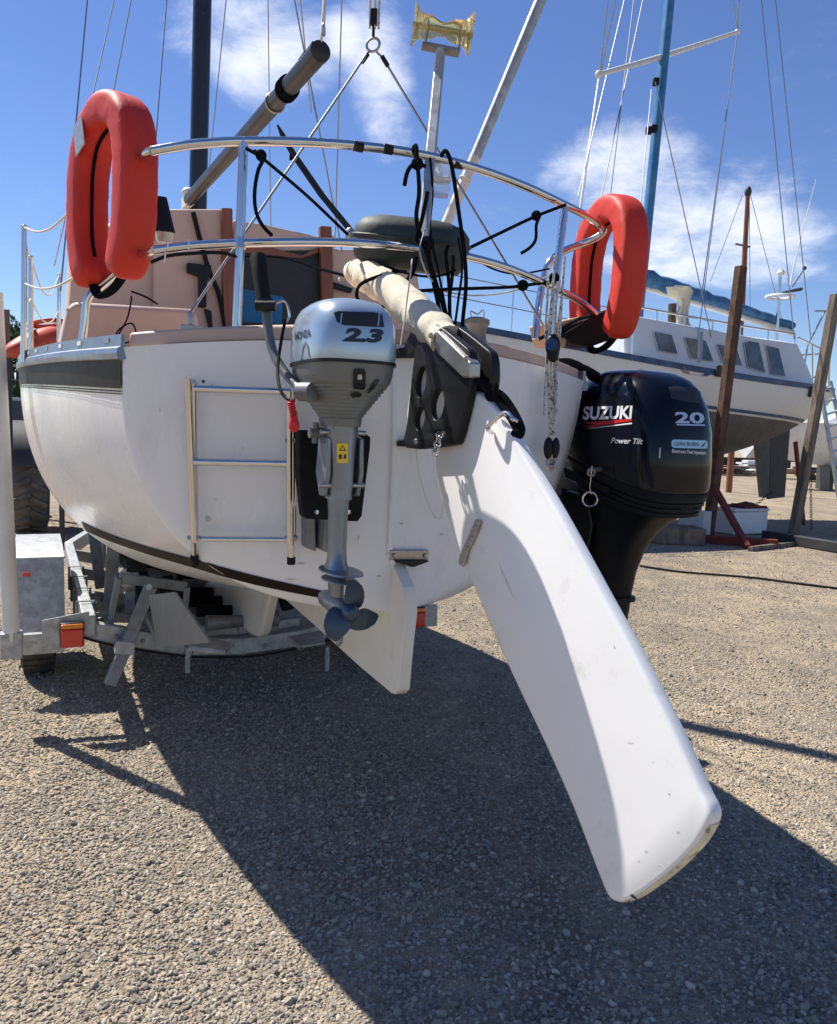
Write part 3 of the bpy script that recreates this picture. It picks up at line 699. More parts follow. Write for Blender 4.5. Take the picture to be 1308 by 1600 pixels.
for px_, py_ in ((261, 386), (294, 384), (257, 400)):
    obj('cable_tie', torus(RP(px_, py_), BX, .0145, .002, 14, 5), 'lamp_white', pit)
obj('rail_cable', tube(spline([RP(236, 410), RP(262, 400), RP(300, 396), RP(345, 395), RP(372, 402)], 5), .005, 6), 'black_rubber', pit)
# timber pad clamped to the end of the lower rail
pad = obj('motor_pad', prism([PBY(826, 511, .42), PBY(842, 509, .42), PBY(884, 499, .42), PBY(884, 508, .42), PBY(850, 519, .42), PBY(862, 533, .42), PBY(858, 546, .42), PBY(834, 543, .42)], BY * -.10), 'wood_raw', boat, bevel=.004)
obj('pad_clamp', join(prism([PBY(846, 520, .40), PBY(884, 508, .40), PBY(926, 488, .40), PBY(934, 505, .40), PBY(928, 535, .40), PBY(900, 545, .40), PBY(872, 540, .40)], BY * -.09),
    tube([PBY(842, 530, .3), PBY(905, 498, .3), PBY(930, 492, .3)], .007, 8), tube([PBY(870, 530, .3), PBY(915, 504, .3)], .006, 8)), 'black_rubber', pad, bevel=.012)
# stanchions and wire lifelines along the port side deck
def deck_port(y): return bw(-hb(y) + .03, y, zsh(y))
S1, S2, S3 = P(37, 548, 3.45), P(48, 545, 4.2), P(92, 540, 5.6)
T1, T2, T3 = P(38, 355, 3.45), P(48, 402, 4.2), P(92, 430, 5.6)
for s_, t_ in ((S1, T1), (S2, T2), (S3, T3)):
    st = obj('lifeline_post', tube([s_ - BZ * .05, t_], [.014, .0115], 10), 'stainless', boat)
    obj('top_ferrule', blobg(t_, .014, .014, .011), 'stainless', st)
def sag(p, q, s): return spline([p, (p * 2 + q) / 3 - BZ * s * .9, (p + q * 2) / 3 - BZ * s * .9, q], 6)
for pts in (sag(T1, P(106, 334, 2.75), .035), sag(S1.lerp(T1, .55), P(118, 432, 2.75), .03), sag(T1, T2, .04), sag(S1.lerp(T1, .55), S2.lerp(T2, .55), .04), sag(T2, T3, .16), sag(S2.lerp(T2, .55), S3.lerp(T3, .5), .1),
            ):
    obj('lifeline', tube(pts, .0042, 6), 'white_rope', boat)
# winch on the starboard coaming
wc = P(744, 545, 3.0)
wn_ = obj('winch', lathe([(.058, 0), (.052, .012), (.036, .03), (.033, .065), (.040, .082), (.046, .088), (.046, .104), (.03, .112), (0, .112)], wc, BZ, 24), 'honda_grey', boat)
obj('wire_clip', tube(spline([wc + Vector((-.02, 0, .11)), wc + Vector((-.025, 0, .135)), wc + Vector((0, 0, .125)), wc + Vector((.02, 0, .14)), wc + Vector((.025, 0, .112))]), .0025, 6), 'stainless', wn_)

# ---- swim ladder
def LP(px, py, off): return HP(px, py, 0) + BY * -off
lad = obj('boarding_ladder', tube([LP(288, 593, .06), LP(298, 842, .06)], .0105, 12), 'stainless', boat)
obj('ladder_rail', tube([LP(297, 601, .05), LP(300, 840, .05)], .0095, 12), 'stainless', lad)
obj('ladder_rail', tube([LP(443, 612, .06), LP(444, 842, .06)], .0105, 12), 'stainless', lad)
obj('ladder_rail', tube([LP(451, 612, .05), LP(450, 842, .05)], .0085, 12), 'stainless', lad)
for px_ in (298, 446): obj('ladder_foot', tube([LP(px_, 842, .055), LP(px_ + .5, 868, .055)], .0085, 10), 'stainless', lad); obj('rubber_foot', tube([LP(px_ + .5, 866, .055), LP(px_ + .5, 876, .055)], .012, 10), 'black_rubber', lad)
for ya, yb_ in ((608, 613), (720, 723), (838, 839)):
    obj('rung', tube([LP(297, ya, .055), LP(446, yb_, .055)], .0075 if ya > 800 else .0095, 12), 'stainless', lad)
for px_, py_ in ((292, 836), (303, 836), (440, 836), (452, 836), (440, 688), (454, 688)):
    obj('bolt', rod(LP(px_ - 4, py_, .06), LP(px_ + 4, py_, .06), .006, 8), 'stainless_dull', lad)
for px_, py_, r_ in ((304, 600, .012), (331, 604, .005), (326, 810, .009), (306, 810, .011), (318, 596, .004)):
    obj('hull_plug', lathe([(0, .003), (r_ * .7, .003), (r_, 0), (r_, -.01)], HP(px_, py_, .001), -BY, 14), 'spar_white' if r_ > .006 else 'black_plastic', boat)
# ---- skeg, keel and stern post
CL = -.02
def CP(px, py): return PBX(px, py, CL)
sk = [CP(608, 868), CP(630, 918), CP(634, 955), CP(629, 1000), CP(622, 1079), CP(617, 1085), CP(611, 1083), CP(560, 1040), CP(500, 985), CP(438, 930), CP(430, 880), CP(600, 868)]
obj('skeg', prism(sk, BX * .038), 'antifoul_cream', boat, bevel=.003)
obj('stern_post', join(prism([HP(612, 560, .012), HP(620, 560, .014), HP(619, 700, .014), HP(611, 864, .014), HP(604, 864, .012), HP(611, 700, .012)], BY * .02),
    prism([HP(604, 864, .013), HP(611, 864, .013), HP(631, 918, .013), HP(629, 950, .013), HP(622, 950, .013), HP(624, 921, .013)], BY * .02)), 'gelcoat', boat, bevel=.003)
KL = PBX(420, 920, .02)
obj('keel_fin', prism([PBX(290, 905, .0), PBX(422, 925, .0), PBX(408, 990, .0), PBX(402, 996, .0), PBX(392, 993, .0), PBX(340, 950, .0)], BX * .05), 'antifoul_cream', boat, bevel=.015)
gd = obj('gudgeon', prism([HP(606, 858, .004), HP(666, 858, .004), HP(666, 874, .004), HP(606, 874, .004)], -BY * .012), 'stainless_dull', boat, bevel=.003)
obj('gudgeon_lug', prism([HP(612, 874, .003), HP(664, 874, .003), HP(640, 883, .003), HP(634, 883, .003)], -BY * .03), 'black_plastic', gd)
for px_ in (613, 660): obj('bolt', lathe([(0, .007), (.005, .006), (.007, 0)], HP(px_, 866, .017), -BY, 10), 'stainless_dull', gd)
for y0_, y1_ in ((543, 560), (686, 697)):
    obj('pintle_strap', prism([HP(617, y0_ + 2, .004), HP(652, y0_, .004), HP(652, y1_, .004), HP(617, y1_, .004)], -BY * .03), 'black_plastic', boat, bevel=.003)
# motor bracket bolted to the transom
mb = obj('motor_bracket', join(prism([HP(470, 805, .0), HP(484, 805, .0), HP(486, 858, .0), HP(470, 852, .0)], -BY * .05), prism([HP(492, 800, 0), HP(512, 800, 0), HP(512, 858, 0), HP(490, 855, 0)], -BY * .09),
    prism([HP(470, 800, 0), HP(512, 800, 0), HP(512, 855, 0), HP(470, 850, 0)], -BY * .012)), 'galv_dark', boat, bevel=.004)

def surf(tree, px, py, off=.0015):
    d = ray(px, py).normalized(); h = tree.ray_cast(EYE, d)
    if h[0] is None:
        q = tree.find_nearest(EYE + d * 2.7)
        return q[0] + q[1] * off
    n = h[1] if h[1].dot(d) < 0 else -h[1]
    return h[0] + n * off
def decal(tree, g, cx, cy, w, h, ux=(1, 0), uy=(0, -1), off=.0012, cuts=2):
    # g: flat shape in -0.5..0.5 units, laid on the body round the place (cx, cy); ux / uy: its axes in the picture
    V, F = subdiv(g, cuts); out = []; last = None
    for v in V:
        p = surf(tree, cx + ux[0] * v.x * w + uy[0] * v.y * h, cy + ux[1] * v.x * w + uy[1] * v.y * h, off)
        if p is None: p = last if last is not None else surf(tree, cx, cy, off)
        last = p; out.append(p)
    return out, F
def unit_text(s, bold=0.0, shear=0.0): return text(s, 1.0, 1.0, bold, shear)
SQ = ([Vector((-.5, -.5, 0)), Vector((.5, -.5, 0)), Vector((.5, .5, 0)), Vector((-.5, .5, 0))], [(0, 1, 2, 3)])
def rrect(r=.18, n=6, asp=1.0):
    out = []
    for cx, cy, a0 in ((.5 - r / asp, .5 - r, 0), (-.5 + r / asp, .5 - r, 90), (-.5 + r / asp, -.5 + r, 180), (.5 - r / asp, -.5 + r, 270)):
        for k in range(n + 1):
            a = math.radians(a0 + 90 * k / n); out.append(Vector((cx + r / asp * math.cos(a), cy + r * math.sin(a), 0)))
    return out, [tuple(range(len(out)))]
def poly(pts): return [Vector((x, y, 0)) for x, y in pts], [tuple(range(len(pts)))]

# ================================================================== SMALL OUTBOARD
HO = bw(-.297, -.25, 0)
hon = thing('outboard_motor', 'small silver outboard motor marked 2.3 clamped to the transom beside the ladder', 'outboard motor', HO + BZ * .9)
def hl(x, y, z): return HO + BX * x + BY * y + BZ * z
AFT = -BY
def hring(z, a, b, e=2.9, cy=0.0): return superring(hl(0, cy, z), BX, BY, a, b, e, 48)
cow = loft([hring(1.560, .106, .148, 3.2), hring(1.575, .108, .150, 3.2), hring(1.600, .1075, .149, 3.2), hring(1.635, .105, .146, 3.2), hring(1.664, .098, .138, 3.1), hring(1.684, .087, .125, 3.0, .004),
            hring(1.697, .070, .104, 2.8, .006), hring(1.705, .045, .07, 2.5, .008), hring(1.708, .006, .01, 2, .008)])
cowl = obj('cowling', cow, 'honda_silver', hon, angle=60); CT = bvh(cow)
obj('seam', loft([hring(1.553, .1085, .1505, 3.2), hring(1.560, .1085, .1505, 3.2)]), 'black_plastic', hon)
rings_ = []
zs_ = [(1.553, .105, .147), (1.530, .103, .144), (1.512, .098, .137)]
for z, a, b in zs_: rings_.append(hring(z, a, b, 3.0))
for k in range(9):
    t = k / 8; z = 1.505 - .066 * t; a = .094 - .046 * t; b = .130 - .062 * t
    rings_.append(hring(z, a, b, 2.8)); rings_.append(hring(z - .0042, a * .995, b * .995, 2.8)); rings_.append(hring(z - .0045, a * .93, b * .95, 2.8)); rings_.append(hring(z - .0072, a * .925, b * .945, 2.8))
rings_ += [hring(1.43, .046, .066, 2.6), hring(1.412, .043, .062, 2.6)]
lc = loft(rings_); LT = bvh(lc)
obj('lower_cowl', lc, 'honda_grey', hon, angle=25)
vent = obj('air_vent', decal(CT, poly([(-.5, .42), (-.42, .5), (.30, .42), (.46, .30), (.5, -.42), (.30, -.40), (-.30, -.30), (-.44, -.12)]), 561, 500, 78, 27, off=.0015, cuts=3), 'dark_inside', cowl)
for cx in (533, 591): obj('vent_bar', decal(CT, SQ, cx, 500, 2.2, 20, (1, 0), (.12, -1), .003), 'honda_silver', vent)
obj('number_plate', decal(CT, unit_text('2.3', .055, .2), 567, 524, 64, 22, (1, .04), (0, -1), .0016), 'letter_dark', cowl)
obj('maker_lettering', decal(CT, unit_text('HONDA', .02, 0), 474, 523, 24, 13, (1, -.25), (-.1, -1), .0016), 'letter_dark', cowl)
obj('graphic_curve', decal(CT, flat([[(-.5, -.5), (-.3, .2), (0, .5), (.3, .2), (.5, -.5), (.4, -.5), (.22, .12), (0, .38), (-.22, .12), (-.4, -.5)]]), 478, 548, 15, 30, off=.0014), 'honda_grey', cowl)
lt = obj('cowl_latch', decal(LT, rrect(.2), 561, 592, 19, 32, (1, 0), (0, -1), .004), 'black_plastic', hon)
obj('latch_button', decal(LT, rrect(.2), 561, 588, 7, 8, off=.006), 'galv', lt)
obj('drain_slot', decal(LT, rrect(.3), 583, 602, 7, 20, (1, 0), (.7, -1), .004), 'dark_inside', hon)
obj('pull_eye', decal(LT, rrect(.45), 556, 616, 16, 8, off=.004), 'black_plastic', hon)
# swivel, leg and gearcase
obj('swivel_housing', loft([hring(1.415, .040, .05, 2.6), hring(1.40, .040, .05, 2.6), hring(1.375, .036, .045, 2.8), hring(1.34, .033, .042, 3), hring(1.27, .030, .042, 3), hring(1.245, .027, .04, 3)]), 'honda_leg', hon)
for x in (-.043, .040):
    obj('swivel_arm', prism([hl(x, .03, 1.395), hl(x, -.03, 1.385), hl(x, -.034, 1.30), hl(x, -.012, 1.245), hl(x, .02, 1.245), hl(x, .05, 1.30)], BX * .012), 'honda_leg', hon, bevel=.003)
obj('clamp_knob', join(rod(hl(-.07, .02, 1.395), hl(-.03, .02, 1.395), .013, 12), rod(hl(-.055, .02, 1.37), hl(-.055, .02, 1.42), .008)), 'honda_grey', hon)
for z in (1.272, 1.398): obj('bolt', rod(hl(-.056, -.02, z), hl(.058, -.02, z), .0065, 10), 'stainless_dull', hon)
obj('leg', loft([hring(1.25, .024, .036, 2.6), hring(1.20, .021, .033, 2.5), hring(1.12, .0205, .031, 2.3), hring(1.085, .022, .036, 2.3), hring(1.068, .026, .05, 2.3)]), 'honda_leg', hon)
obj('collar', loft([hring(1.262, .028, .043, 2.6), hring(1.238, .0285, .043, 2.6)]), 'honda_leg', hon)
def plate(z, th, a, b, cy): return loft([superring(hl(0, cy, z), BX, BY, a, b, 2.2, 32), superring(hl(0, cy, z + th), BX, BY, a * .98, b * .98, 2.2, 32)])
obj('cavitation_plate', join(plate(1.064, .004, .046, .09, -.03), plate(1.042, .003, .038, .07, -.02)), 'honda_leg', hon)
obj('gearcase_neck', loft([hring(1.066, .026, .05, 2.2), hring(1.03, .016, .042, 2), hring(.985, .012, .04, 2)]), 'honda_leg', hon)
HUB = hl(0, -.085, .980)
obj('gearcase', lathe([(0, -.09), (.012, -.08), (.022, -.05), (.024, 0), (.022, .08), (.019, .10)], hl(0, .02, .980), AFT, 18), 'honda_leg', hon)
obj('skeg_fin', prism([hl(-.004, .03, .96), hl(-.004, -.06, .96), hl(-.004, -.05, .895), hl(-.004, -.03, .88), hl(-.004, -.01, .89)], BX * .008), 'honda_leg', hon, bevel=.002)
prop = obj('propeller', lathe([(.019, -.03), (.021, -.01), (.021, .025), (.014, .04), (0, .045)], HUB, AFT, 18), 'blade_blue', hon)
def blade(ang):
    rows = []
    for i in range(9):
        r = .012 + .064 * i / 8; w = .012 + .025 * math.sin(math.pi * min(1, (i / 8) ** .8) * .92) ; w = w if i < 8 else .012
        tw = math.radians(52 - 26 * i / 8); row = []
        for j in range(7):
            s = -1 + j / 3; a = math.radians(ang) + s * w / max(r, .03) * .92 + .10 * (i / 8) ** 2 * 4
            rad = BX * math.cos(a) + BZ * math.sin(a)
            row.append(HUB + rad * r + AFT * (s * w * .55 * math.sin(tw) + .01))
        rows.append(row)
    top = loft(rows, False, False, closed=False); V, F = top
    V2 = [v + AFT * -.004 for v in V]; n = len(V)
    Fb = [tuple(i + n for i in f)[::-1] for f in F]
    nr, nc = 9, 7; edge = [i for i in range(nc)] + [k * nc + nc - 1 for k in range(1, nr)] + [(nr - 1) * nc + j for j in range(nc - 2, -1, -1)] + [k * nc for k in range(nr - 2, 0, -1)]
    Fs = [(edge[k], edge[(k + 1) % len(edge)], edge[(k + 1) % len(edge)] + n, edge[k] + n) for k in range(len(edge))]
    return V + V2, F + Fb + Fs
for a in (62, -148, -42): obj('blade', blade(a), 'blade_blue', prop, angle=50)
# mounting board
bd_pts = [(468, 676), (471, 672), (498, 672), (520, 676), (574, 679), (580, 683), (579, 700), (566, 806), (560, 815), (480, 811), (474, 806), (467, 740)]
board = obj('mounting_board', prism([PBY(x, y, -.115) for x, y in bd_pts], BY * .04), 'black_rubber', hon, bevel=.006)
for x in (494, 544): obj('bolt', lathe([(0, .006), (.006, .005), (.008, 0)], PBY(x, 800, -.116), AFT, 12), 'stainless', board)
obj('clamp_bracket', join(prism([PBY(502, 664, -.14), PBY(510, 664, -.14), PBY(512, 745, -.14), PBY(500, 745, -.14)], BY * .05), prism([PBY(548, 664, -.14), PBY(556, 668, -.14), PBY(556, 738, -.14), PBY(546, 738, -.14)], BY * .05)), 'honda_grey', hon, bevel=.004)
ytree = bvh(loft([hring(1.415, .040, .05, 2.6), hring(1.40, .040, .05, 2.6), hring(1.375, .036, .045, 2.8), hring(1.34, .033, .042, 3), hring(1.27, .030, .042, 3), hring(1.245, .027, .04, 3)]))
ys_ = obj('warning_sticker', decal(ytree, rrect(.08), 535, 708, 17, 31, off=.0015), 'yellow_label', hon)
obj('warning_triangle', decal(ytree, flat([[(-.5, -.45), (.5, -.45), (0, .5)], [(-.3, -.32), (.3, -.32), (0, .28)]]), 535, 700, 11, 9, off=.0028, cuts=1), 'letter_dark', ys_)
obj('warning_pictogram', join(decal(ytree, poly([(-.5, -.5), (-.1, -.5), (-.1, .5), (-.5, .3)]), 535, 713, 11, 8, off=.0028, cuts=1), decal(ytree, poly([(.1, -.5), (.5, -.4), (.5, .5), (.2, .3)]), 535, 713, 11, 8, off=.0028, cuts=1)), 'letter_dark', ys_)
# tiller arm and twist grip
arm = obj('tiller_arm', tube(spline([P(486, 618, 1.90), P(466, 604, 1.92), P(446, 583, 1.95), P(428, 553, 1.98), P(420, 520, 2.0), P(417, 486, 2.02)], 6), [.020] * 6 + [.013] * 25, 12, sq=.8), 'honda_grey', hon)
obj('arm_pivot', rod(P(470, 612, 1.89), P(490, 612, 1.86), .022, 16), 'honda_grey', hon)
gp0, gp1 = P(413.5, 478, 2.02), P(403, 400, 2.06)
obj('twist_grip', lathe([(.012, 0), (.0195, .006), (.0185, .03), (.0185, (gp1 - gp0).length * .5), (.0205, (gp1 - gp0).length - .004), (.019, (gp1 - gp0).length), (0, (gp1 - gp0).length)], gp0, gp1 - gp0, 20), 'black_rubber', arm)
obj('grip_collar', join(rod(P(400, 478, 2.0), P(431, 478, 2.0), .013, 12), rod(P(415, 486, 2.02), P(414, 468, 2.02), .022, 14)), 'black_plastic', arm)
obj('throttle_lever', tube(spline([P(432, 474, 2.0), P(444, 470, 2.0), P(450, 480, 2.0), P(452, 495, 2.0), P(446, 504, 2.0)]), .0035, 6), 'stainless', arm)
obj('stop_cable', tube(spline([P(446, 500, 2.0), P(440, 530, 1.97), P(434, 575, 1.93), P(437, 605, 1.88), P(447, 622, 1.86), P(460, 626, 1.84)], 6), .004, 6), 'black_rubber', hon)
c0, c1 = P(454, 626, 1.84), P(460, 655, 1.84); L_ = (c1 - c0)
hx = []
for k in range(60):
    t = k / 59; ax_, ay_ = frame_of(L_.normalized()); a = t * 2 * math.pi * 8
    hx.append(c0 + L_ * t + ax_ * (.0075 * math.cos(a)) + ay_ * (.0075 * math.sin(a)))
rc = obj('stop_cord', tube(hx, .0022, 6), 'red_cord', hon)
obj('cord_toggle', lathe([(0, 0), (.008, .003), (.012, .018), (.012, .028), (.006, .036), (0, .037)], P(459, 650, 1.84), Vector((.05, 0, -1)), 14), 'red_cord', rc)

# ================================================================== LARGE BLACK OUTBOARD
SO = bw(.945, .16, 0)
suz = thing('outboard_motor', 'large glossy black outboard motor marked 20 hanging on the starboard quarter', 'outboard motor', SO + BZ * .5)
def sl(l, w, z): return SO - BY * l + BX * w + BZ * z
def sring(z, aft, fwd, w, k, e=3.4, c=0.0, n=56):
    out = []
    for i in range(n):
        t = 2 * math.pi * i / n; x, y = sgnpow(math.cos(t), 2 / e), sgnpow(math.sin(t), 2 / e)
        l = (c + (aft if y > 0 else fwd) * y) * (1.14 if z > .9 else 1); out.append(sl(l, w * (1.16 if z > .9 else 1) * x * (1 - .08 * max(0, -y)), z - k * l))
    return out
sc_ = loft([sring(1.300, .236, .236, .147, .24), sring(1.315, .241, .240, .150, .24), sring(1.39, .241, .232, .152, .20), sring(1.47, .234, .218, .150, .15), sring(1.54, .220, .197, .142, .11, 3.2),
            sring(1.59, .197, .170, .128, .09, 3.0), sring(1.62, .168, .140, .110, .07, 2.9), sring(1.639, .128, .105, .085, .06, 2.7), sring(1.648, .08, .066, .055, .05, 2.4), sring(1.651, .01, .01, .01, .05, 2)])
scow = obj('cowling', sc_, 'suzuki_black', suz, angle=60); ST = bvh(sc_)
obj('seam', loft([sring(1.290, .238, .238, .149, .24), sring(1.300, .238, .238, .149, .24)]), 'black_rubber', suz)
tr_ = [sring(1.290, .236, .232, .146, .24)]
for k in range(4):
    z = 1.280 - .018 * k
    tr_ += [sring(z, .236 - .006 * k, .222 - .01 * k, .144 - .004 * k, .23), sring(z - .010, .236 - .006 * k, .222 - .01 * k, .144 - .004 * k, .23), sring(z - .011, .224 - .006 * k, .215 - .01 * k, .136 - .004 * k, .23), sring(z - .017, .224 - .006 * k, .215 - .01 * k, .136 - .004 * k, .23)]
tr_ += [sring(1.20, .20, .185, .118, .2, 3.2)]
obj('lower_cowl', loft(tr_), 'suzuki_leg', suz, angle=30)
obj('midsection', loft([sring(1.215, .20, .185, .118, .2, 3.0), sring(1.165, .165, .17, .10, .16, 2.8, -.015), sring(1.10, .118, .15, .088, .10, 2.6, -.03), sring(1.02, .085, .13, .078, .05, 2.5, -.05), sring(.93, .070, .105, .066, 0, 2.5, -.065),
                        sring(.84, .072, .085, .060, 0, 2.6, -.075), sring(.78, .07, .08, .056, 0, 2.6, -.075)]), 'suzuki_leg', suz, angle=50)
obj('leg', loft([sring(.80, .062, .07, .05, 0, 3, -.07), sring(.60, .062, .07, .048, 0, 3, -.075), sring(.45, .06, .075, .034, 0, 2.6, -.12), sring(.36, .08, .10, .03, 0, 2.3, -.11)]), 'suzuki_leg', suz)
obj('cavitation_plate', loft([sring(.455, .20, .09, .075, 0, 2.4, -.10), sring(.447, .20, .09, .075, 0, 2.4, -.10)]), 'suzuki_leg', suz)
obj('gearcase', lathe([(0, -.22), (.02, -.20), (.042, -.12), (.047, -.02), (.042, .09), (.034, .13)], sl(-.11, 0, .335), -BY, 20), 'suzuki_leg', suz)
obj('skeg_fin', prism([sl(-.20, -.006, .31), sl(-.02, -.006, .31), sl(-.04, -.006, .20), sl(-.10, -.006, .18), sl(-.15, -.006, .24)], BX * .012), 'suzuki_leg', suz)
for a in range(3):
    t = a * 2.094 + .4; r_ = BX * math.cos(t) + BZ * math.sin(t); q = (-BY).cross(r_)
    c_ = sl(.05, 0, .335)
    obj('blade', prism([c_ + r_ * .03 + q * -.02 + BY * .02, c_ + r_ * .09 + q * -.045 + BY * .03, c_ + r_ * .12 + q * -.01, c_ + r_ * .11 + q * .04 - BY * .02, c_ + r_ * .04 + q * .03 - BY * .02], -BY * .005), 'suzuki_leg', suz)
obj('anode', box(sl(-.005, 0, .70), .02, .05, .055, BX, BY), 'suzuki_leg', suz, bevel=.004)
obj('clamp_bracket', join(prism([sl(-.20, -.085, 1.18), sl(-.36, -.085, 1.235), sl(-.50, -.085, 1.22), sl(-.54, -.085, 1.10), sl(-.46, -.085, .88), sl(-.30, -.085, .62), sl(-.20, -.085, .62)], BX * .03),
    prism([sl(-.20, .055, 1.18), sl(-.36, .055, 1.235), sl(-.50, .055, 1.22), sl(-.54, .055, 1.10), sl(-.46, .055, .88), sl(-.30, .055, .62), sl(-.20, .055, .62)], BX * .03)), 'suzuki_leg', suz, bevel=.008)
obj('swivel_bracket', box(sl(-.30, 0, .95), .10, .16, .55, BX, BY), 'suzuki_leg', suz, bevel=.015)
obj('lifting_plate', prism([P(846, 762, 3.05), P(858, 742, 3.05), P(872, 738, 3.05), P(912, 764, 3.05), P(915, 772, 3.05), P(846, 775, 3.05)], BY * .02), 'galv_dark', suz, bevel=.003)
for l_, z_, w_ in ((-.19, 1.10, -.112), (-.22, .98, -.10), (-.10, .86, -.07), (-.34, 1.12, -.087), (-.44, 1.14, -.087)): obj('bolt', lathe([(0, .008), (.008, .006), (.010, 0)], sl(l_, w_, z_), -BX, 8), 'stainless_dull', suz)
for l_ in (-.05, -.14): obj('leg_rib', beam(sl(l_, -.055, .92), sl(l_ - .01, -.052, .50), .014, .02), 'suzuki_leg', suz, bevel=.004)
obj('swivel_cheek', prism([sl(-.24, -.118, 1.22), sl(-.08, -.122, 1.20), sl(-.06, -.104, 1.10), sl(-.10, -.088, .98), sl(-.10, -.074, .82), sl(-.17, -.080, .80), sl(-.22, -.098, 1.0)], -BX * .014), 'suzuki_black', suz, bevel=.006)
obj('apron_step', loft([sring(1.222, .206, .19, .124, .2, 3.2), sring(1.198, .200, .185, .121, .19, 3.1), sring(1.196, .186, .178, .112, .19, 3.1)]), 'suzuki_black', suz, angle=30)
obj('leg_flange', loft([sring(.842, .085, .09, .068, 0, 3.4, -.075), sring(.826, .085, .09, .068, 0, 3.4, -.075)]), 'suzuki_leg', suz)
obj('tilt_ram', tube([sl(-.30, -.02, .70), sl(-.24, -.02, 1.05)], .022, 12), 'suzuki_leg', suz)
obj('side_trim', prism([sl(-.20, -.150, 1.30), sl(.10, -.172, 1.245), sl(.10, -.172, 1.225), sl(-.18, -.148, 1.26)], -BX * .006), 'suzuki_leg', suz, bevel=.003)
# lettering and graphics
port = dict(ux=(1, .0), uy=(.04, -1))
obj('maker_lettering', decal(ST, unit_text('SUZUKI', .035, .12), 950, 645, 78, 21, (1, -.02), (0, -1), .0018), 'letter_white', scow)
obj('red_swoosh', decal(ST, poly([(-.5, .05), (.46, .5), (.5, .22), (.05, -.12), (-.42, -.5), (-.5, -.42), (-.2, -.12)]), 951, 661, 76, 12, (1, -.02), (0, -1), .0018, 3), 'letter_red', scow)
obj('white_underline', decal(ST, poly([(-.5, -.5), (.5, .5), (.5, .2), (-.42, -.5)]), 953, 665, 70, 8, (1, -.02), (0, -1), .0016, 3), 'letter_white', scow)
obj('power_lettering', decal(ST, unit_text('Power Tilt', .015, .35), 980, 689, 50, 9, (1, .03), (0, -1), .0018), 'letter_white', scow)
obj('number_plate', decal(ST, unit_text('20', .03, .0), 1077, 653, 46, 18, (1, .02), (-.05, -1), .0018), 'letter_silver', scow)
obj('number_underline', decal(ST, SQ, 1079, 664, 44, 2.4, (1, .02), (0, -1), .0018), 'letter_silver', scow)
lb = obj('badge', decal(ST, rrect(.3, 6, 3.0), 1077, 694, 56, 13, (1, .03), (0, -1), .0016), 'label_blue', scow)
obj('badge_lettering', decal(ST, unit_text('LEAN BURN', .01, 0), 1072, 694, 38, 6.2, (1, .03), (0, -1), .0026), 'label_navy', lb)
obj('badge_leaf', decal(ST, poly([(-.5, -.5), (.2, .2), (.5, .5), (.1, -.3)]), 1098, 694.5, 10, 9, off=.0026, cuts=1), 'label_navy', lb)
obj('small_lettering', decal(ST, unit_text('Electronic Fuel Injection', .012, .15), 1076, 707, 53, 7.4, (1, .06), (0, -1), .0018), 'letter_white', scow)
obj('air_vent', decal(ST, poly([(-.5, .40), (-.30, .5), (.34, .45), (.46, .2), (.5, -.5), (0, -.42), (-.42, -.30)]), 1070, 617, 52, 26, (1, .06), (0, -1), .0014, 3), 'dark_inside', scow)
obj('rear_catch', box(sl(.245, .02, 1.225), .05, .02, .10, BX, BY), 'suzuki_leg', suz, bevel=.006)
obj('trim_light', tube([surf(ST, 1030, 716, .003), surf(ST, 1031, 700, .003)], .0025, 6), 'letter_silver', scow)
pin = P(922, 735, 2.72)
obj('pin_knob', join(rod(pin, P(941, 733, 2.74), .009, 12), torus(P(924, 738, 2.70), FWD, .012, .0035, 14, 6)), 'stainless_dull', suz)
obj('pin_ring', join(torus(P(922, 780, 2.70), FWD + RGT * .3, .024, .0035, 22, 8), tube([P(926, 728, 2.70), P(922, 762, 2.70), P(924, 772, 2.7)], .003, 6)), 'stainless', suz)
for i, pts in enumerate(([(905, 650), (893, 612), (876, 580), (868, 552)], [(912, 640), (902, 600), (884, 575), (850, 560)], [(930, 600), (915, 578), (890, 565), (862, 568)])):
    obj('control_cable', tube(spline([P(x, y, 2.95 - .05 * j) for j, (x, y) in enumerate(pts)], 6), (.009, .008, .012)[i], 8), 'black_rubber', suz)
obj('cable_cover', tube(spline([P(955, 605, 2.9), P(925, 583, 2.9), P(890, 568, 2.85), P(850, 566, 2.8)], 5), [.03] * 8 + [.026] * 4 + [.012] * 4, 10, sq=.5), 'black_rubber', suz)

# ================================================================== RUDDER
RTH = math.radians(60); RD = Vector((math.cos(RTH), -math.sin(RTH), 0)); RN = Vector((-math.sin(RTH), -math.cos(RTH), 0))   # along the rudder, and out of the face we see
RO = P(648, 620, 2.17)
rud = thing('rudder', 'long white lifting rudder blade swung out from the stern with black head', 'rudder', RO)
def RPX(px, py, off=0.0): return PP(px, py, RO + RN * off, RN)
edge_px = [(722, 612), (735, 609), (752, 613), (775, 630), (800, 664), (830, 717), (880, 800), (950, 928), (1000, 1019), (1060, 1137), (1104, 1232), (1117, 1258), (1121, 1276), (1114, 1294), (1092, 1326), (1050, 1366), (1006, 1398),
           (985, 1407), (970, 1406), (957, 1394), (935, 1340), (905, 1262), (862, 1165), (808, 1052), (765, 955), (733, 878), (706, 808), (692, 755), (688, 722), (697, 672), (708, 636)]
def refine(pts, n=3): return [(v.x, v.y) for v in spline([(x, y, 0) for x, y in pts], n, True)]
op = [RPX(x, y) for x, y in refine(edge_px, 3)]
ctr = sum(op, Vector()) / len(op)
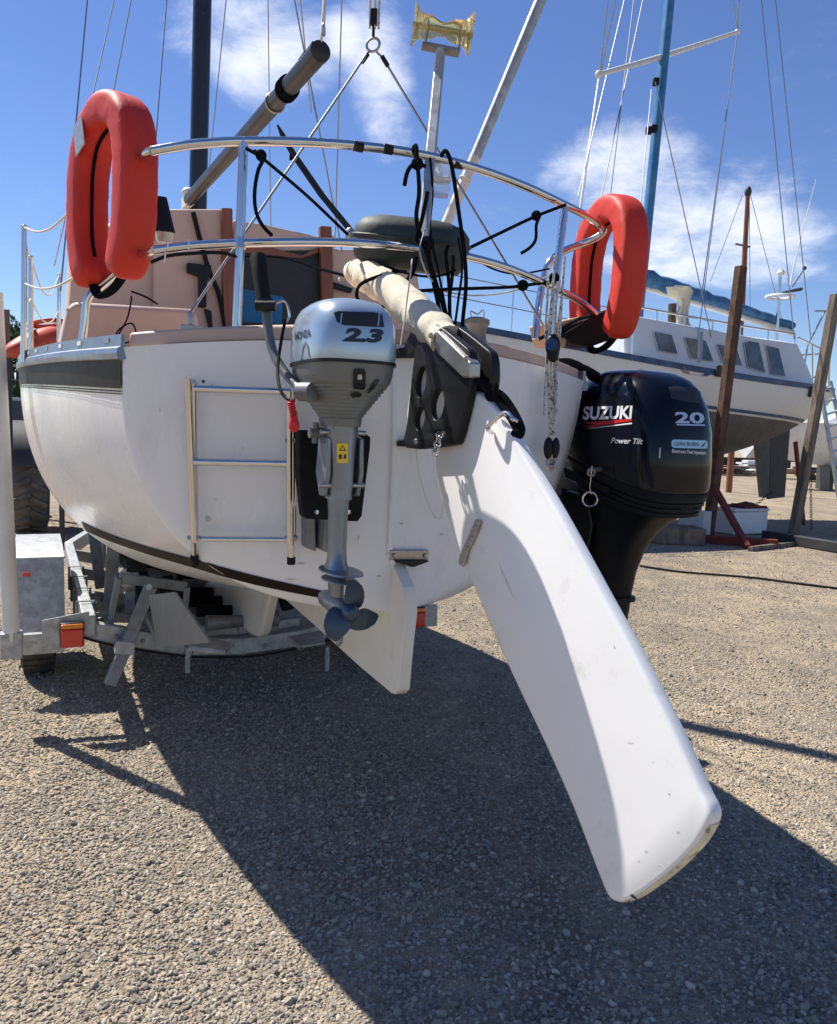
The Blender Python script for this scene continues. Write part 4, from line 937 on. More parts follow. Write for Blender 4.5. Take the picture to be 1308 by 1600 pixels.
# foil: full thickness in the middle, rounded edges
axis_r = (RPX(1040, 1345) - RPX(735, 640)).normalized(); chord_r = axis_r.cross(RN).normalized()
def shrink(k): 
    out = []
    n = len(op)
    for i, p in enumerate(op):
        t = (op[(i + 2) % n] - op[i - 2]).normalized(); nn = t.cross(RN).normalized()
        if nn.dot(ctr - p) < 0 and False: nn = -nn
        out.append(p + nn * k)
    return out
sgn = 1 if (op[1] - op[0]).cross(RN).dot(ctr - op[0]) > 0 else -1
TH = .0165
sects = [(.009, TH), (.003, TH - .0022), (.0, TH - .007), (.0, -TH + .007), (.003, -TH + .0022), (.009, -TH)]
blade_g = loft([[p + RN * o for p in shrink(sgn * s)] for s, o in sects])
rb = obj('blade', blade_g, 'rudder_white', rud, angle=70); RT = bvh(blade_g)
# worn, muddy lower end
wl_ = [[shrink(sgn * (q - .0012))[k] + RN * o for q, o in sects[1:5]] for k in range(38, 52)]
obj('worn_edge', loft(wl_, False, False, closed=False), 'rudder_dirt', rb)
obj('drain_hole', lathe([(0, .002), (.007, .002), (.007, -.01)], RPX(990, 1401, .012), -BZ + RN * .6, 12), 'dark_inside', rb)
# head cheeks with lightening holes
HEADPX = [(672, 508), (690, 511), (728, 541), (738, 552), (741, 575), (739, 605), (728, 655), (719, 686), (708, 694), (641, 698), (643, 660), (650, 590), (656, 545), (662, 520)]
HOLES = [(664, 598, 8, 26), (690, 633, 10.5, 26), (662, 655, 8, 20), (693, 676, 10, 5)]
hx_ax = RD; 
def to2(p): v = p - RO; return (v.dot(RD), v.z)
def head_cheek(off, holes=True):
    loops = [[to2(RPX(x, y, off)) for x, y in refine(HEADPX, 3)]]
    if holes:
        for cx, cy, rx, ry in HOLES:
            loops.append([to2(RPX(cx + rx * math.cos(2 * math.pi * k / 20) + .12 * ry * math.sin(-2 * math.pi * k / 20), cy + ry * math.sin(2 * math.pi * k / 20), off)) for k in range(20)][::-1])
    g = flat(loops, .008, .0035); return place(g, RO + RN * off, RD, BZ, RN)
head = obj('rudder_head', head_cheek(.029), 'black_plastic', rud, angle=40)
# second cheek behind, same outline shifted through the thickness
V_, F_ = head_cheek(.040); obj('head_cheek', ([v - RN * .060 for v in V_], F_), 'black_plastic', rud, angle=40)
obj('stock_plate', prism([RPX(x, y, .0) for x, y in refine([(672, 560), (700, 556), (728, 580), (728, 610), (716, 660), (706, 684), (652, 688), (656, 600)], 2)], RN * .026), 'rudder_white', rud)
obj('head_spacer', prism([RPX(x, y, -.02) for x, y in ((657, 545), (668, 520), (690, 516), (700, 530), (674, 548), (660, 560))], RN * .05), 'black_plastic', rud)
for cx, cy in ((674, 524), (730, 560), (650, 690)): obj('bolt', lathe([(0, .006), (.006, .005), (.008, 0)], RPX(cx, cy, .060), RN, 10), 'stainless_dull', head)
obj('tiller_clamp', prism([RPX(668, 523, .052), RPX(684, 516, .052), RPX(735, 566, .052), RPX(734, 590, .052), RPX(722, 590, .052), RPX(684, 553, .052)], -RN * .03), 'stainless_dull', rud, bevel=.004)
# canvas cover on the tiller
def tl(px, py): return RPX(px, py, .01)
tp = spline([tl(724, 556), tl(700, 533), tl(672, 508), tl(645, 482), tl(615, 456), tl(590, 440), tl(566, 428), tl(553, 424)], 4)
nT = len(tp); rr_ = []
for i in range(nT):
    t = i / (nT - 1)
    rr_.append((.040 + .013 * math.sin(t * math.pi * .9) + .004 * math.sin(i * 2.1) + .003 * math.sin(i * 3.7 + 1)) * (1 if t < .9 else 1 - (t - .9) * 2.5))
cv = obj('tiller_cover', tube(tp[4:], rr_[4:], 18, sq=.85), 'canvas', rud, angle=80)
obj('cover_lashing', tube(spline([tl(590, 480) + RN * .05, tl(592, 466) + RN * .07, tl(600, 448) + RN * .07, tl(612, 432) + RN * .03]), .005, 6), 'black_rope', cv)
for x, y in ((552, 440), (603, 490)): obj('press_stud', blobg(tl(x, y) + RN * .045, .005, .005, .005), 'stainless_dull', cv)
obj('tiller_stub', tube([tl(735, 575), tl(690, 525)], .022, 12), 'teak', rud)
for (x, y, w_, h_, a_) in ((1010, 1330, 5, 2, 0), (998, 1345, 3, 3, 0), (1046, 1240, 2.5, 2.5, 0), (985, 1160, 12, 1.2, -.6), (790, 905, 1.0, 60, .42), (1060, 1300, 6, 2, .4), (960, 1010, 2, 5, .2), (1020, 1190, 2, 2, 0), (1030, 1352, 7, 1.6, .7)):
    obj('scuff', decal(RT, poly([(-.5, -.1), (-.2, -.5), (.3, -.4), (.5, .1), (.2, .5), (-.3, .35)]), x, y, w_, h_, (1, 0), (-a_, -1), .0006, 1), 'scuff', rb)
for (x, y, w_, h_) in ((627, 818, 7, 3), (592, 900, 9, 2), (470, 880, 14, 3), (380, 700, 2, 3), (560, 840, 3, 8), (338, 780, 5, 2), (690, 835, 6, 3), (455, 905, 22, 2), (250, 640, 2, 8)):
    o_ = obj('scuff', decal(HT, poly([(-.5, -.1), (-.2, -.5), (.3, -.4), (.5, .1), (.2, .5), (-.3, .35)]), x, y, w_, h_, off=.0012, cuts=1), 'scuff', boat)
# fittings on the blade
st_ = obj('edge_strap', prism([surf(RT, 748, 811, .002), surf(RT, 755, 814, .002), surf(RT, 750, 830, .002), surf(RT, 735, 862, .002), RPX(727, 886, .022), RPX(720, 880, .022), RPX(722, 868, .022)], RN * .008), 'stainless_dull', rud, bevel=.002)
for q in ((745, 824), (738, 840), (731, 856)): obj('bolt', lathe([(0, .006), (.004, .005), (.005, 0)], RPX(q[0], q[1], TH + .010), RN, 10), 'stainless_dull', st_)
obj('shackle', tube(spline([surf(RT, 771, 676, .004), surf(RT, 776, 667, .022), surf(RT, 790, 658, .026), RPX(803, 656, .02), RPX(809, 662, -.01), RPX(806, 672, -.02)], 6), .0055, 8), 'stainless', rud)
obj('lifting_rope', tube(spline([RPX(735, 575, .02), RPX(752, 600, .02), RPX(766, 612, .01), RPX(790, 640, 0), RPX(803, 662, 0), RPX(808, 680, -.01)], 6), .009, 8), 'black_rope', rud)
obj('lifting_rope', tube(spline([RPX(745, 585, 0), RPX(768, 607, .01), RPX(785, 617, .0), RPX(802, 640, -.01), RPX(816, 672, -.01), RPX(805, 690, -.01)], 6), .0075, 8), 'black_rope', rud)
obj('rope_knot', join(torus(RPX(768, 611, .01), RN, .018, .007, 14, 8), blobg(RPX(806, 684, .0), .016, .016, .02)), 'black_rope', rud)
obj('safety_chain', join(*[torus(RPX(687 - k * 1.8, 680 + k * 7, .055), RN if k % 2 else RD, .0085, .0022, 12, 6) for k in range(5)]), 'stainless', rud)
obj('thin_cord', tube(spline([HP(646, 700, .02), HP(650, 740, .02), HP(668, 795, .02), HP(681, 809, .02), HP(686, 790, .02), HP(684, 720, .03)], 8), .0013, 5), 'white_rope', rud)

# ================================================================== LIFE RINGS
def life_ring(cpx, cpy, dep, ang, H, label, tape):
    c = P(cpx, cpy, dep); a = math.radians(ang); e1 = Vector((-math.sin(a), math.cos(a), 0)); n = Vector((-math.cos(a), -math.sin(a), 0)); e2 = BZ + RGT * .02
    k = H / .55
    th = thing('life_ring', label, 'life ring', c - BZ * H / 2, 'horseshoe life rings on the stern rail')
    path = spline([(-.098, -.232, 0), (-.148, -.12, 0), (-.158, .0, 0), (-.150, .10, 0), (-.105, .185, 0), (0, .224, 0), (.105, .185, 0), (.150, .10, 0), (.158, 0, 0), (.148, -.12, 0), (.098, -.232, 0)], 7)
    N = len(path); rings = []
    for i, p in enumerate(path):
        t = (path[min(i + 1, N - 1)] - path[max(i - 1, 0)]).normalized(); rad = Vector((t.y, -t.x, 0))
        s = 1.0; ends = min(i, N - 1 - i)
        if ends < 4: s = (.45, .8, .93, .98)[ends]
        ring = []
        for q in range(32):
            b = 2 * math.pi * q / 32; x, y = sgnpow(math.cos(b), 2 / 4.0), sgnpow(math.sin(b), 2 / 4.0)
            wob = 1 + .012 * math.sin(i * 1.3 + q) + .008 * math.sin(i * 2.9 + 2 * q)
            u = p + rad * (.046 * x * s * wob); w = .052 * y * s * wob
            ring.append(c + (e1 * u.x + e2 * u.y) * k + n * w * k)
        rings.append(ring)
    g = loft(rings); body = obj('cover', g, 'ring_cloth', th, angle=60)
    seam_p = []; edge_p = []
    for i, p in enumerate(path):
        t = (path[min(i + 1, N - 1)] - path[max(i - 1, 0)]).normalized(); rad = Vector((t.y, -t.x, 0))
        u = p + rad * .0475; seam_p.append(c + (e1 * u.x + e2 * u.y) * k + n * .006 * k)
        u2 = p - rad * .060; edge_p.append(c + (e1 * u2.x + e2 * u2.y) * k + n * .0505 * k)
    d = (c - EYE).normalized()
    obj('zip_seam', tube(seam_p[6:-4], .0055, 6), 'black_rope', body)
    lo = [c + (e1 * x + e2 * y) * k + n * z for x, y, z in ((-.10, -.225, 0), (-.05, -.262, .01), (.04, -.27, .01), (.10, -.235, 0))]
    obj('strap', tube(spline(lo, 5), .016, 8, sq=.6), 'black_rope', th)
    if tape:
        q = [(.125, .195), (.065, .215), (.040, .135), (.100, .112)]
        obj('reflective_patch', prism([c + (e1 * x + e2 * y) * k + n * .0545 * k for x, y in q], n * .003), 'silver_tape', body)
    return th
life_ring(172, 306, 2.42, 44, .575, 'orange red horseshoe life ring with a silver reflective patch, beside the cabin', True)
life_ring(948, 428, 2.98, 16, .555, 'orange red horseshoe life ring with no patch, above the black outboard', False)

# ================================================================== SEAT PAD, CRUTCH, LAMP
sc0 = P(643, 384, 2.50); sx_ = (RGT * math.cos(.12) - UPV * math.sin(.12)).normalized(); sn_ = sx_.cross(Vector((0, 1, .18)).normalized()).normalized(); sy_ = sn_.cross(sx_)
seatg = loft([superring(sc0 + sn_ * z, sx_, sy_, a, b, 3.0, 40) for z, a, b in ((-.075, .12, .10), (-.070, .150, .125), (-.045, .168, .145), (0.0, .176, .152), (.036, .172, .148), (.060, .152, .13), (.073, .11, .10), (.078, .04, .04))])
seat = single('seat_pad', seatg, 'cushion', 'dark grey green padded seat cushion behind the lower stern rail', 'seat pad', angle=70)
obj('piping', tube([v for v in superring(sc0 + sn_ * .012, sx_, sy_, .1765, .1525, 3.0, 40)], .004, 6, closed=True), 'cushion', seat)
cr_ = thing('mast_crutch', 'grey steel post with an amber roller on top, tied to the stern rail', 'mast crutch', P(661, 372, 2.22))
t0, t1 = P(689, 76, 2.62), P(661, 374, 2.24)
obj('post', beam(t1, t0, .028, .028), 'galv', cr_, bevel=.003)
r0, r1 = P(646, 38, 2.62), P(736, 54, 2.64); ra = (r1 - r0); LL = ra.length
obj('yoke', join(beam(P(659, 71, 2.62), P(718, 83, 2.63), .045, .010), beam(P(664, 72, 2.62), P(668, 36, 2.62), .045, .005, ra), beam(P(716, 80, 2.63), P(719, 46, 2.63), .045, .005, ra)), 'galv_dark', cr_, bevel=.0015)
ro = obj('roller', lathe([(.010, .012), (.050, .002), (.061, .0), (.061, .005), (.048, .012), (.036, .022), (.034, LL * .30), (.020, LL * .46), (.020, LL * .54), (.034, LL * .70), (.036, LL - .022), (.048, LL - .012), (.061, LL - .005), (.061, LL), (.050, LL - .002), (.010, LL - .012)], r0, ra, 40), 'amber_roller', cr_, angle=60)
obj('axle', rod(r0 - ra * .02, r1 + ra * .02, .007, 10), 'stainless_dull', ro)
sl_ = thing('stern_lamp', 'small clear plastic stern lamp hung behind the steel post', 'lamp', P(690, 302, 2.4))
obj('housing', prism([P(676, 274, 2.42), P(704, 276, 2.42), P(702, 304, 2.42), P(674, 302, 2.42)], Vector((0, .05, 0))), 'clear_plastic', sl_, bevel=.006)
obj('globe', lathe([(0, .0), (.024, .004), (.030, .02), (.030, .045), (.024, .06), (.010, .068), (0, .068)], P(691, 287, 2.42), BZ, 20), 'clear_plastic', sl_)
obj('cap', lathe([(.024, 0), (.031, .002), (.026, .012), (.01, .018), (0, .018)], P(691, 256, 2.42), BZ, 20), 'lamp_white', sl_)

# ================================================================== ROPES
def rope(label, pts, r, dep=None, m_='black_rope', n=6, cat='rope'):
    p = [P(q[0], q[1], q[2] if len(q) > 2 else dep) for q in pts]
    return single('rope', tube(spline(p, n), r * .86, 8), m_, label, cat, 'ropes tied round the stern rail')
rope('black rope looped from the top rail past the port stanchion', [(398, 236, 2.2), (411, 247, 2.16), (403, 268, 2.16), (398, 300, 2.16), (400, 330, 2.16), (410, 352, 2.18), (425, 368, 2.2)], .006)
rope('black rope slanting from the top rail down to the seat pad', [(385, 232, 2.2), (410, 246, 2.17), (415, 251, 2.2), (480, 306, 2.3), (543, 366, 2.45)], .0055)
rope('black rope stretched from cabin side to the canvas tiller cover', [(372, 400, 3.2), (440, 402, 3.0), (500, 420, 2.7), (560, 436, 2.48), (604, 447, 2.42)], .0055)
rope('black rope running level from the cushion to starboard rail knot', [(628, 456, 2.42), (700, 452, 2.45), (790, 449, 2.6), (818, 446, 2.62), (866, 440, 2.66)], .006)
rope('black rope rising from the seat pad to the starboard stanchion', [(732, 388, 2.5), (790, 360, 2.6), (837, 338, 2.65), (884, 320, 2.68)], .006)
rope('short black rope tail hanging from a knot under the top rail', [(835, 334, 2.63), (842, 339, 2.63), (838, 352, 2.64), (837, 374, 2.64), (828, 387, 2.64), (814, 396, 2.64)], .006)
rope('long black rope draped over top rail right of the steel post', [(690, 243, 2.27), (697, 236, 2.22), (706, 260, 2.22), (716, 325, 2.24), (726, 400, 2.26), (728, 450, 2.26), (722, 520, 2.26), (729, 560, 2.2), (740, 600, 2.12)], .0065)
rope('black rope knotted on the top rail left of the steel post', [(655, 252, 2.2), (646, 236, 2.24), (650, 228, 2.20), (652, 250, 2.18), (655, 300, 2.18), (651, 345, 2.2), (668, 400, 2.22), (690, 500, 2.22), (697, 528, 2.2)], .0065)
rope('short black rope end poking from the knot on top rail', [(665, 260, 2.19), (648, 256, 2.18), (637, 268, 2.18), (632, 290, 2.18)], .0065)
rope('black rope wound round the foot of the steel post', [(668, 300, 2.2), (660, 340, 2.19), (652, 375, 2.19), (668, 385, 2.17), (672, 410, 2.2), (690, 470, 2.2), (706, 535, 2.18)], .0065)
rope('black rope falling from lower rail to rudder head', [(700, 385, 2.24), (697, 400, 2.22), (702, 450, 2.22), (703, 520, 2.2)], .006)
rope('black rope hanging below the cushion beside the rudder head', [(708, 400, 2.28), (707, 430, 2.26), (702, 480, 2.24), (710, 525, 2.22)], .0055)
rope('black rope strap under the seat pad towards the silver motor', [(636, 425, 2.3), (615, 425, 2.3), (610, 440, 2.28), (597, 485, 2.25)], .006)
rope('black rope end hanging below the middle of the cushion', [(650, 400, 2.24), (645, 425, 2.26), (630, 448, 2.28)], .008)
rope('thin pale cord hanging in front of the canvas tiller cover', [(644, 405, 2.18), (640, 440, 2.12), (632, 500, 2.08), (626, 540, 2.06)], .0022, m_='white_rope', cat='cord')
rope('grey cord twisted round the base of the steel post', [(664, 360, 2.18), (656, 392, 2.16), (666, 425, 2.17), (676, 440, 2.18)], .003, m_='wire', cat='cord')
for (x, y, d, rr2, lab_) in ((838, 337, 2.64, .011, 'black knot with a curved hanging tail under the top rail'), (817, 446, 2.62, .013, 'black knot on the level rope near starboard stanchion'), (652, 256, 2.18, .011, 'black knot under the top rail left of the steel post'),
        (408, 243, 2.16, .010, 'small black knot on top rail beside the port stanchion'), (866, 434, 2.66, .012, 'black lashing round the starboard stanchion at the lower rail'), (668, 380, 2.18, .013, 'black lashing at the foot of the steel post on the lower rail')):
    k_ = join(*[torus(P(x, y, d), Vector(n_), rr2, .0055, 14, 8) for n_ in ((1, .3, .2), (.2, 1, .4), (.5, .2, 1))])
    single('rope_knot', k_, 'black_rope', lab_, 'knot', 'rope knots on the stern rail')
tk = thing('lifting_tackle', 'rope tackle with blocks hoisting the large black outboard from the rail', 'tackle', P(862, 735, 2.58))
for i, (xa, xb_) in enumerate(((853, 857), (860, 861), (867, 865), (875, 868), (856, 853), (871, 872))):
    a = [(xa + 4, 440, 2.53), (xa, 520, 2.55), (xb_, 600, 2.57), ((xb_ + 862) / 2, 690, 2.58)] if i < 4 else [(xa + 12, 400, 2.51), (xa + 6, 470, 2.53), (xa, 530, 2.55), (xb_ - 3, 650, 2.57)]
    obj('tackle_line', tube(spline([P(*q) for q in a], 5), .0042, 6), 'fleck_rope', tk)
up_ = obj('upper_block', join(blobg(P(864, 540, 2.54), .024, .014, .036), blobg(P(864, 556, 2.54), .018, .012, .02)), 'black_plastic', tk)
obj('sheave', lathe([(.0, -.016), (.019, -.016), (.015, 0), (.019, .016), (0, .016)], P(864, 540, 2.54), RGT * .4 + FWD, 16), 'label_navy', up_)
lb_ = obj('lower_block', join(blobg(P(857, 700, 2.58), .016, .014, .036), blobg(P(868, 700, 2.58), .014, .014, .034)), 'black_plastic', tk)
obj('block_shackle', join(torus(P(862, 722, 2.58), FWD, .014, .005, 14, 8), rod(P(862, 708, 2.58), P(862, 735, 2.60), .007)), 'stainless_dull', lb_)
rope('thin black cable tangled on the port coaming', [(205, 462, 2.9), (205, 470, 2.9), (198, 500, 2.9), (180, 530, 2.9), (186, 515, 2.9), (205, 505, 2.9), (212, 520, 2.9), (200, 535, 2.9), (178, 534, 2.9), (172, 545, 2.9)], .0035, cat='cable')
rope('thin black cable running along the coaming behind the life ring', [(205, 455, 2.88), (228, 464, 2.9), (246, 475, 2.95)], .004, cat='cable')

# ================================================================== TRAILER
trl = thing('boat_trailer', 'galvanised boat trailer with red tail lamps under the white hull', 'trailer', bw(0, 3, 0))
def tb(name, g, m_='galv', par=trl, **k): return obj(name, g, m_, par, **k)
for s in (-1, 1):
    ch = tb('chassis_rail', beam(bw(s * .74, 1.88, .46), bw(s * .74, 4.4, .46), .06, .10, BZ), bevel=.006)
    tb('chassis_rail', beam(bw(s * .74, 4.4, .46), bw(s * .05, 7.2, .46), .06, .10, BZ), bevel=.006)
    for y in (2.15, 2.5, 2.85, 3.2):
        tb('u_bolt', tube([bw(s * .70, y, .40), bw(s * .70, y, .522), bw(s * .78, y, .522), bw(s * .78, y, .38)], .007, 8), 'galv_dark', ch)
    # wheel and guard
    wx = s * .955
    wh = tb('wheel', lathe([(.16, -.085), (.27, -.088), (.298, -.07), (.305, -.03), (.305, .03), (.298, .07), (.27, .088), (.16, .085)], bw(wx, 2.85, .305), BX, 36), 'tyre')
    for k in range(36):
        a = 2 * math.pi * k / 36; d = BY * math.cos(a) + BZ * math.sin(a)
        if k % 1 == 0: tb('tread_block', box(bw(wx, 2.85, .305) + d * .305, .15, .034, .010, BX, BX.cross(d), d), 'tyre', wh)
    tb('rim', lathe([(.0, -.05), (.06, -.06), (.10, -.03), (.165, -.05), (.165, .05), (.10, .06), (0, .06)], bw(wx, 2.85, .305), BX, 24), 'galv', wh)
    gp = [(2.30, .255), (2.33, .36), (2.40, .60), (2.46, .70), (2.56, .735), (3.14, .735), (3.24, .70), (3.30, .60), (3.38, .30)]
    x0_, x1_ = (wx - .115, wx + .125)
    gd_ = tb('mudguard', loft([[bw(x0_, y, z), bw(x1_, y, z), bw(x1_, y + (.006 if z < .7 else 0), z - .006), bw(x0_, y + (.006 if z < .7 else 0), z - .006)] for y, z in gp]), 'galv')
    xo = x0_ if s < 0 else x1_
    tb('guard_side', prism([bw(xo, y, z) for y, z in gp] + [bw(xo, 3.22, .45), bw(xo, 3.0, .60), bw(xo, 2.7, .60), bw(xo, 2.5, .45)], BX * (.004 * -s)), 'galv', gd_)
    tb('side_marker', box(bw(wx - .05, 2.395, .625), .035, .012, .02, BX, BY), 'lens_red', gd_, bevel=.003)
    tb('guard_valance', bbox(min(wx - .12, wx + .12), max(wx - .12, wx + .12), 2.292, 2.298, .235, .33), 'galv', gd_)
    tb('guard_arm', bbox(min(s * .74, s * 1.10), max(s * .74, s * 1.10), 1.93, 1.97, .395, .425), 'galv')
    # tail lamp
    tb('lamp_plate', prism([bw(s * .94, 1.875, .50), bw(s * .74, 1.875, .53), bw(s * .74, 1.875, .49), bw(s * .94, 1.875, .375)], BY * .006), 'galv')
    lx = -.815 if s < 0 else .925; lz = 0 if s < 0 else -.035
    lm = tb('tail_lamp', bbox(lx - .052, lx + .052, 1.83, 1.872, .375 + lz, .490 + lz), 'black_plastic', bevel=.008)
    tb('red_lens', bbox(lx - .048, lx + .048, 1.818, 1.832, .379 + lz, .462 + lz), 'lens_red', lm, bevel=.006)
    tb('amber_lens', bbox(lx - .048, lx + .048, 1.818, 1.832, .464 + lz, .486 + lz), 'lens_amber', lm, bevel=.006)
    # guide pole
    gx = s * (1.065 if s < 0 else 1.05); gb = bw(gx, 1.95, .40)
    g_top = gb + BZ * 1.55 + BX * s * .05
    gpole = tb('guide_pole', tube([gb, g_top], .036 if s < 0 else .032, 18), 'pvc_white')
    tb('guide_bracket', box(gb - BZ * .02, .09, .07, .12, BX, BY), 'galv', gpole, bevel=.004)
# rear cross member bent down in the middle
cm = [(-.74, .43), (-.30, .315), (-.02, .295), (.30, .315), (.74, .43)]
rc_ = tb('rear_cross_member', join(*[beam(bw(a[0], 1.93, a[1]), bw(b[0], 1.93, b[1]), .06, .085, BZ, .012) for a, b in zip(cm[:-1], cm[1:])]), bevel=.006)
tb('socket_end', bbox(-.80, -.755, 1.885, 1.89, .415, .465), 'dark_inside', rc_)
for y in (2.7, 3.5, 4.3, 5.4):
    w_ = .70 if y < 4.4 else .45
    tb('cross_member', join(beam(bw(-w_, y, .43), bw(-.2, y, .33), .05, .07, BZ), beam(bw(-.2, y, .33), bw(.2, y, .33), .05, .07, BZ), beam(bw(.2, y, .33), bw(w_, y, .43), .05, .07, BZ)), 'galv_dark')
for k in range(12):
    y = 1.98 + .26 * k
    kr = tb('keel_roller', lathe([(.02, -.19), (.042, -.185), (.034, -.08), (.030, 0), (.034, .08), (.042, .185), (.02, .19)], bw(.0, y, .41), BX, 18), 'black_rubber' if k % 4 else 'galv_dark')
tb('centre_beam', beam(bw(-.16, 1.96, .36), bw(-.16, 5.4, .36), .05, .06, BZ), 'galv_dark'); tb('centre_beam', beam(bw(.16, 1.96, .36), bw(.16, 5.4, .36), .05, .06, BZ), 'galv_dark')
# side walk plates
for px4 in ([(279, 990), (364, 1007), (352, 1020), (296, 1014)], [(450, 998), (503, 988), (506, 1008), (470, 1014)]):
    pts = [PZ(x, y, .405 if px4[0][0] < 400 else .42) for x, y in px4]
    wp_ = tb('step_plate', prism(pts, BZ * .012), 'galv', bevel=.002)
    tb('plate_lip', tube(pts, .008, 6, closed=True), 'galv', wp_)
tb('plate_leg', beam(PZ(300, 1015, .40), PZ(293, 1028, .36), .02, .02), 'galv_dark')
for px_, py_ in ((293, 1042), (511, 1040)): 
    q = PBY(px_, py_, 1.895); tb('drop_bracket', box(q + BZ * .035, .022, .012, .13, BX, BY), 'galv')
# swing-down support leg and hull pad brackets on the port side
L0, L1 = PBY(236, 915, 1.86), PBY(172, 1070, 1.80)
lg = tb('support_leg', beam(L0, L1, .055, .05, -BY), 'galv_dark', bevel=.005)
tb('leg_clamp', beam(PBY(196, 1000, 1.83), PBY(193, 1020, 1.83), .085, .075, -BY), 'galv', lg, bevel=.004)
tb('pivot_bolt', rod(PBY(233, 917, 1.80), PBY(233, 917, 1.90), .014, 12), 'stainless_dull', lg)
tb('gusset_plate', prism([PBX(232, 930, -.52), PBX(272, 925, -.52), PBX(328, 1004, -.52), PBX(245, 1012, -.52)], BX * .008), 'honda_grey')
tb('brace', beam(PBY(220, 938, 1.95), PBY(248, 1008, 1.90), .03, .012), 'galv')
tb('upright', beam(bw(-.62, 2.3, .44), bw(-.60, 2.28, .80), .06, .035, -BY), 'galv_dark')
tb('upright', beam(bw(-.62, 2.9, .44), bw(-.66, 2.9, .78), .06, .035, -BY), 'galv_dark')
for x, y in ((205, 905), (222, 910), (262, 918), (278, 922)):
    c_ = PBY(x, y, 2.05)
    tb('hull_roller', lathe([(.012, -.045), (.052, -.04), (.060, -.015), (.060, .015), (.052, .04), (.012, .045)], c_, BX + BZ * .35, 20), 'black_rubber' if x > 210 else 'galv')
tb('roller_arm', prism([PBY(192, 893, 2.0), PBY(202, 885, 2.0), PBY(206, 905, 2.0), PBY(196, 918, 2.0), PBY(188, 914, 2.0)], BY * .01), 'galv')
for s in (-1, 1):
    tb('bunk', beam(bw(s * .52, 2.0, .71), bw(s * .52, 4.6, .66), .09, .05, BZ), 'black_rubber')
    for y in (2.2, 3.3, 4.3): tb('bunk_post', beam(bw(s * .52, y, .40), bw(s * .52, y, .68), .05, .05), 'galv_dark')

# wobble roller banks, second beam and wiring near the stern of the trailer
for k in range(5):
    for xr in (-.36, .30):
        c_ = bw(xr + .03 * (k % 2), 2.02 + .20 * k, .50 + .012 * k)
        tb('wobble_roller', lathe([(.014, -.095), (.040, -.09), (.046, -.05), (.040, 0), (.046, .05), (.040, .09), (.014, .095)], c_, BX + BZ * (.25 if xr > 0 else -.25), 18), 'galv_dark' if k % 2 else 'black_rubber')
    tb('roller_stem', beam(bw(-.36, 2.02 + .20 * k, .36), bw(-.36, 2.02 + .20 * k, .50), .03, .012), 'galv')
tb('upper_beam', join(*[beam(bw(a[0], 2.02, a[1] + .062), bw(b[0], 2.02, b[1] + .062), .05, .05, BZ, .01) for a, b in zip(cm[1:-2], cm[2:-1])]), 'galv', bevel=.005)
for y in (2.12, 2.36, 2.62): tb('rung_bar', beam(bw(-.70, y, .45), bw(-.16, y, .385), .035, .045, BZ), 'galv_dark')
for a, b in (((-.70, 2.05, .44), (-.40, 2.75, .36)), ((-.66, 2.55, .44), (-.30, 3.2, .34))): tb('diagonal_brace', beam(bw(*a), bw(*b), .03, .03), 'galv')
tb('roller_frame', join(beam(bw(-.60, 2.0, .66), bw(-.28, 2.0, .60), .03, .05, BZ), beam(bw(-.60, 2.0, .66), bw(-.64, 2.0, .44), .03, .05, BY), beam(bw(-.28, 2.0, .60), bw(-.30, 2.0, .36), .03, .05, BY)), 'galv_dark', bevel=.004)
tb('wiring', tube(spline([bw(-.80, 1.87, .44), bw(-.72, 1.89, .385), bw(-.45, 1.885, .31), bw(-.2, 1.885, .262), bw(.1, 1.885, .25), bw(.45, 1.885, .30), bw(.80, 1.88, .40)], 6), .006, 6), 'black_rubber')
for x, z in ((-.62, .395), (-.5, .365), (-.12, .30), (.1, .295)): tb('bolt', lathe([(0, .012), (.010, .010), (.012, 0)], bw(x, 1.898, z), -BY, 6), 'galv_dark', rc_)

# more thin lines round the steel post
for lab, pts, r in (('thin black line from top rail down behind the steel post', [(672, 246, 2.3), (676, 300, 2.32), (672, 360, 2.3), (684, 420, 2.26), (700, 500, 2.22)], .004),
        ('thin black line from the seat pad down to the rudder head', [(716, 372, 2.32), (722, 420, 2.28), (716, 470, 2.24), (708, 530, 2.2)], .004),
        ('thin black line slack between seat pad and starboard stanchion', [(730, 396, 2.46), (770, 420, 2.52), (810, 428, 2.6), (858, 420, 2.66)], .0035),
        ('thin black line crossing below the cushion to port', [(600, 415, 2.3), (640, 428, 2.26), (680, 432, 2.24), (712, 422, 2.26)], .004),
        ('pale cord slack along the starboard side behind the ropes', [(690, 455, 2.5), (740, 462, 2.55), (800, 455, 2.62), (856, 432, 2.66)], .003)):
    rope(lab, pts, r, m_='white_rope' if 'pale' in lab else 'black_rope', cat='cord')

# ================================================================== YACHT BEHIND
YA = Vector((.882, .471, 0)); YN = Vector((.471, -.882, 0))     # towards its stern; towards us
Y0 = Vector((4.50, 12.75, 0)) - YN * 1.5
def yw(s, n, z): return Y0 + YA * s + YN * n + BZ * z
yac = thing('yacht', 'old white sailing yacht with blue trim and blue mast propped up ashore', 'yacht', yw(0, 0, .4))
def YP(px, py, n): return PP(px, py, yw(0, n, 0), YN)
yhb = curve_fn([-7.2, -6.2, -4.5, -2.5, -.5, 1.5, 2.8, 3.75], [.02, .50, 1.08, 1.42, 1.5, 1.42, 1.24, .98])
yzs = curve_fn([-7.2, -4.5, -1.5, 1.0, 3.75], [3.25, 2.93, 2.66, 2.53, 2.50])
yzk = curve_fn([-7.2, -6.0, -4.0, -1.5, .8, 2.2, 3.2, 3.75], [3.15, 2.1, 1.30, 1.02, 1.06, 1.32, 1.66, 1.92])
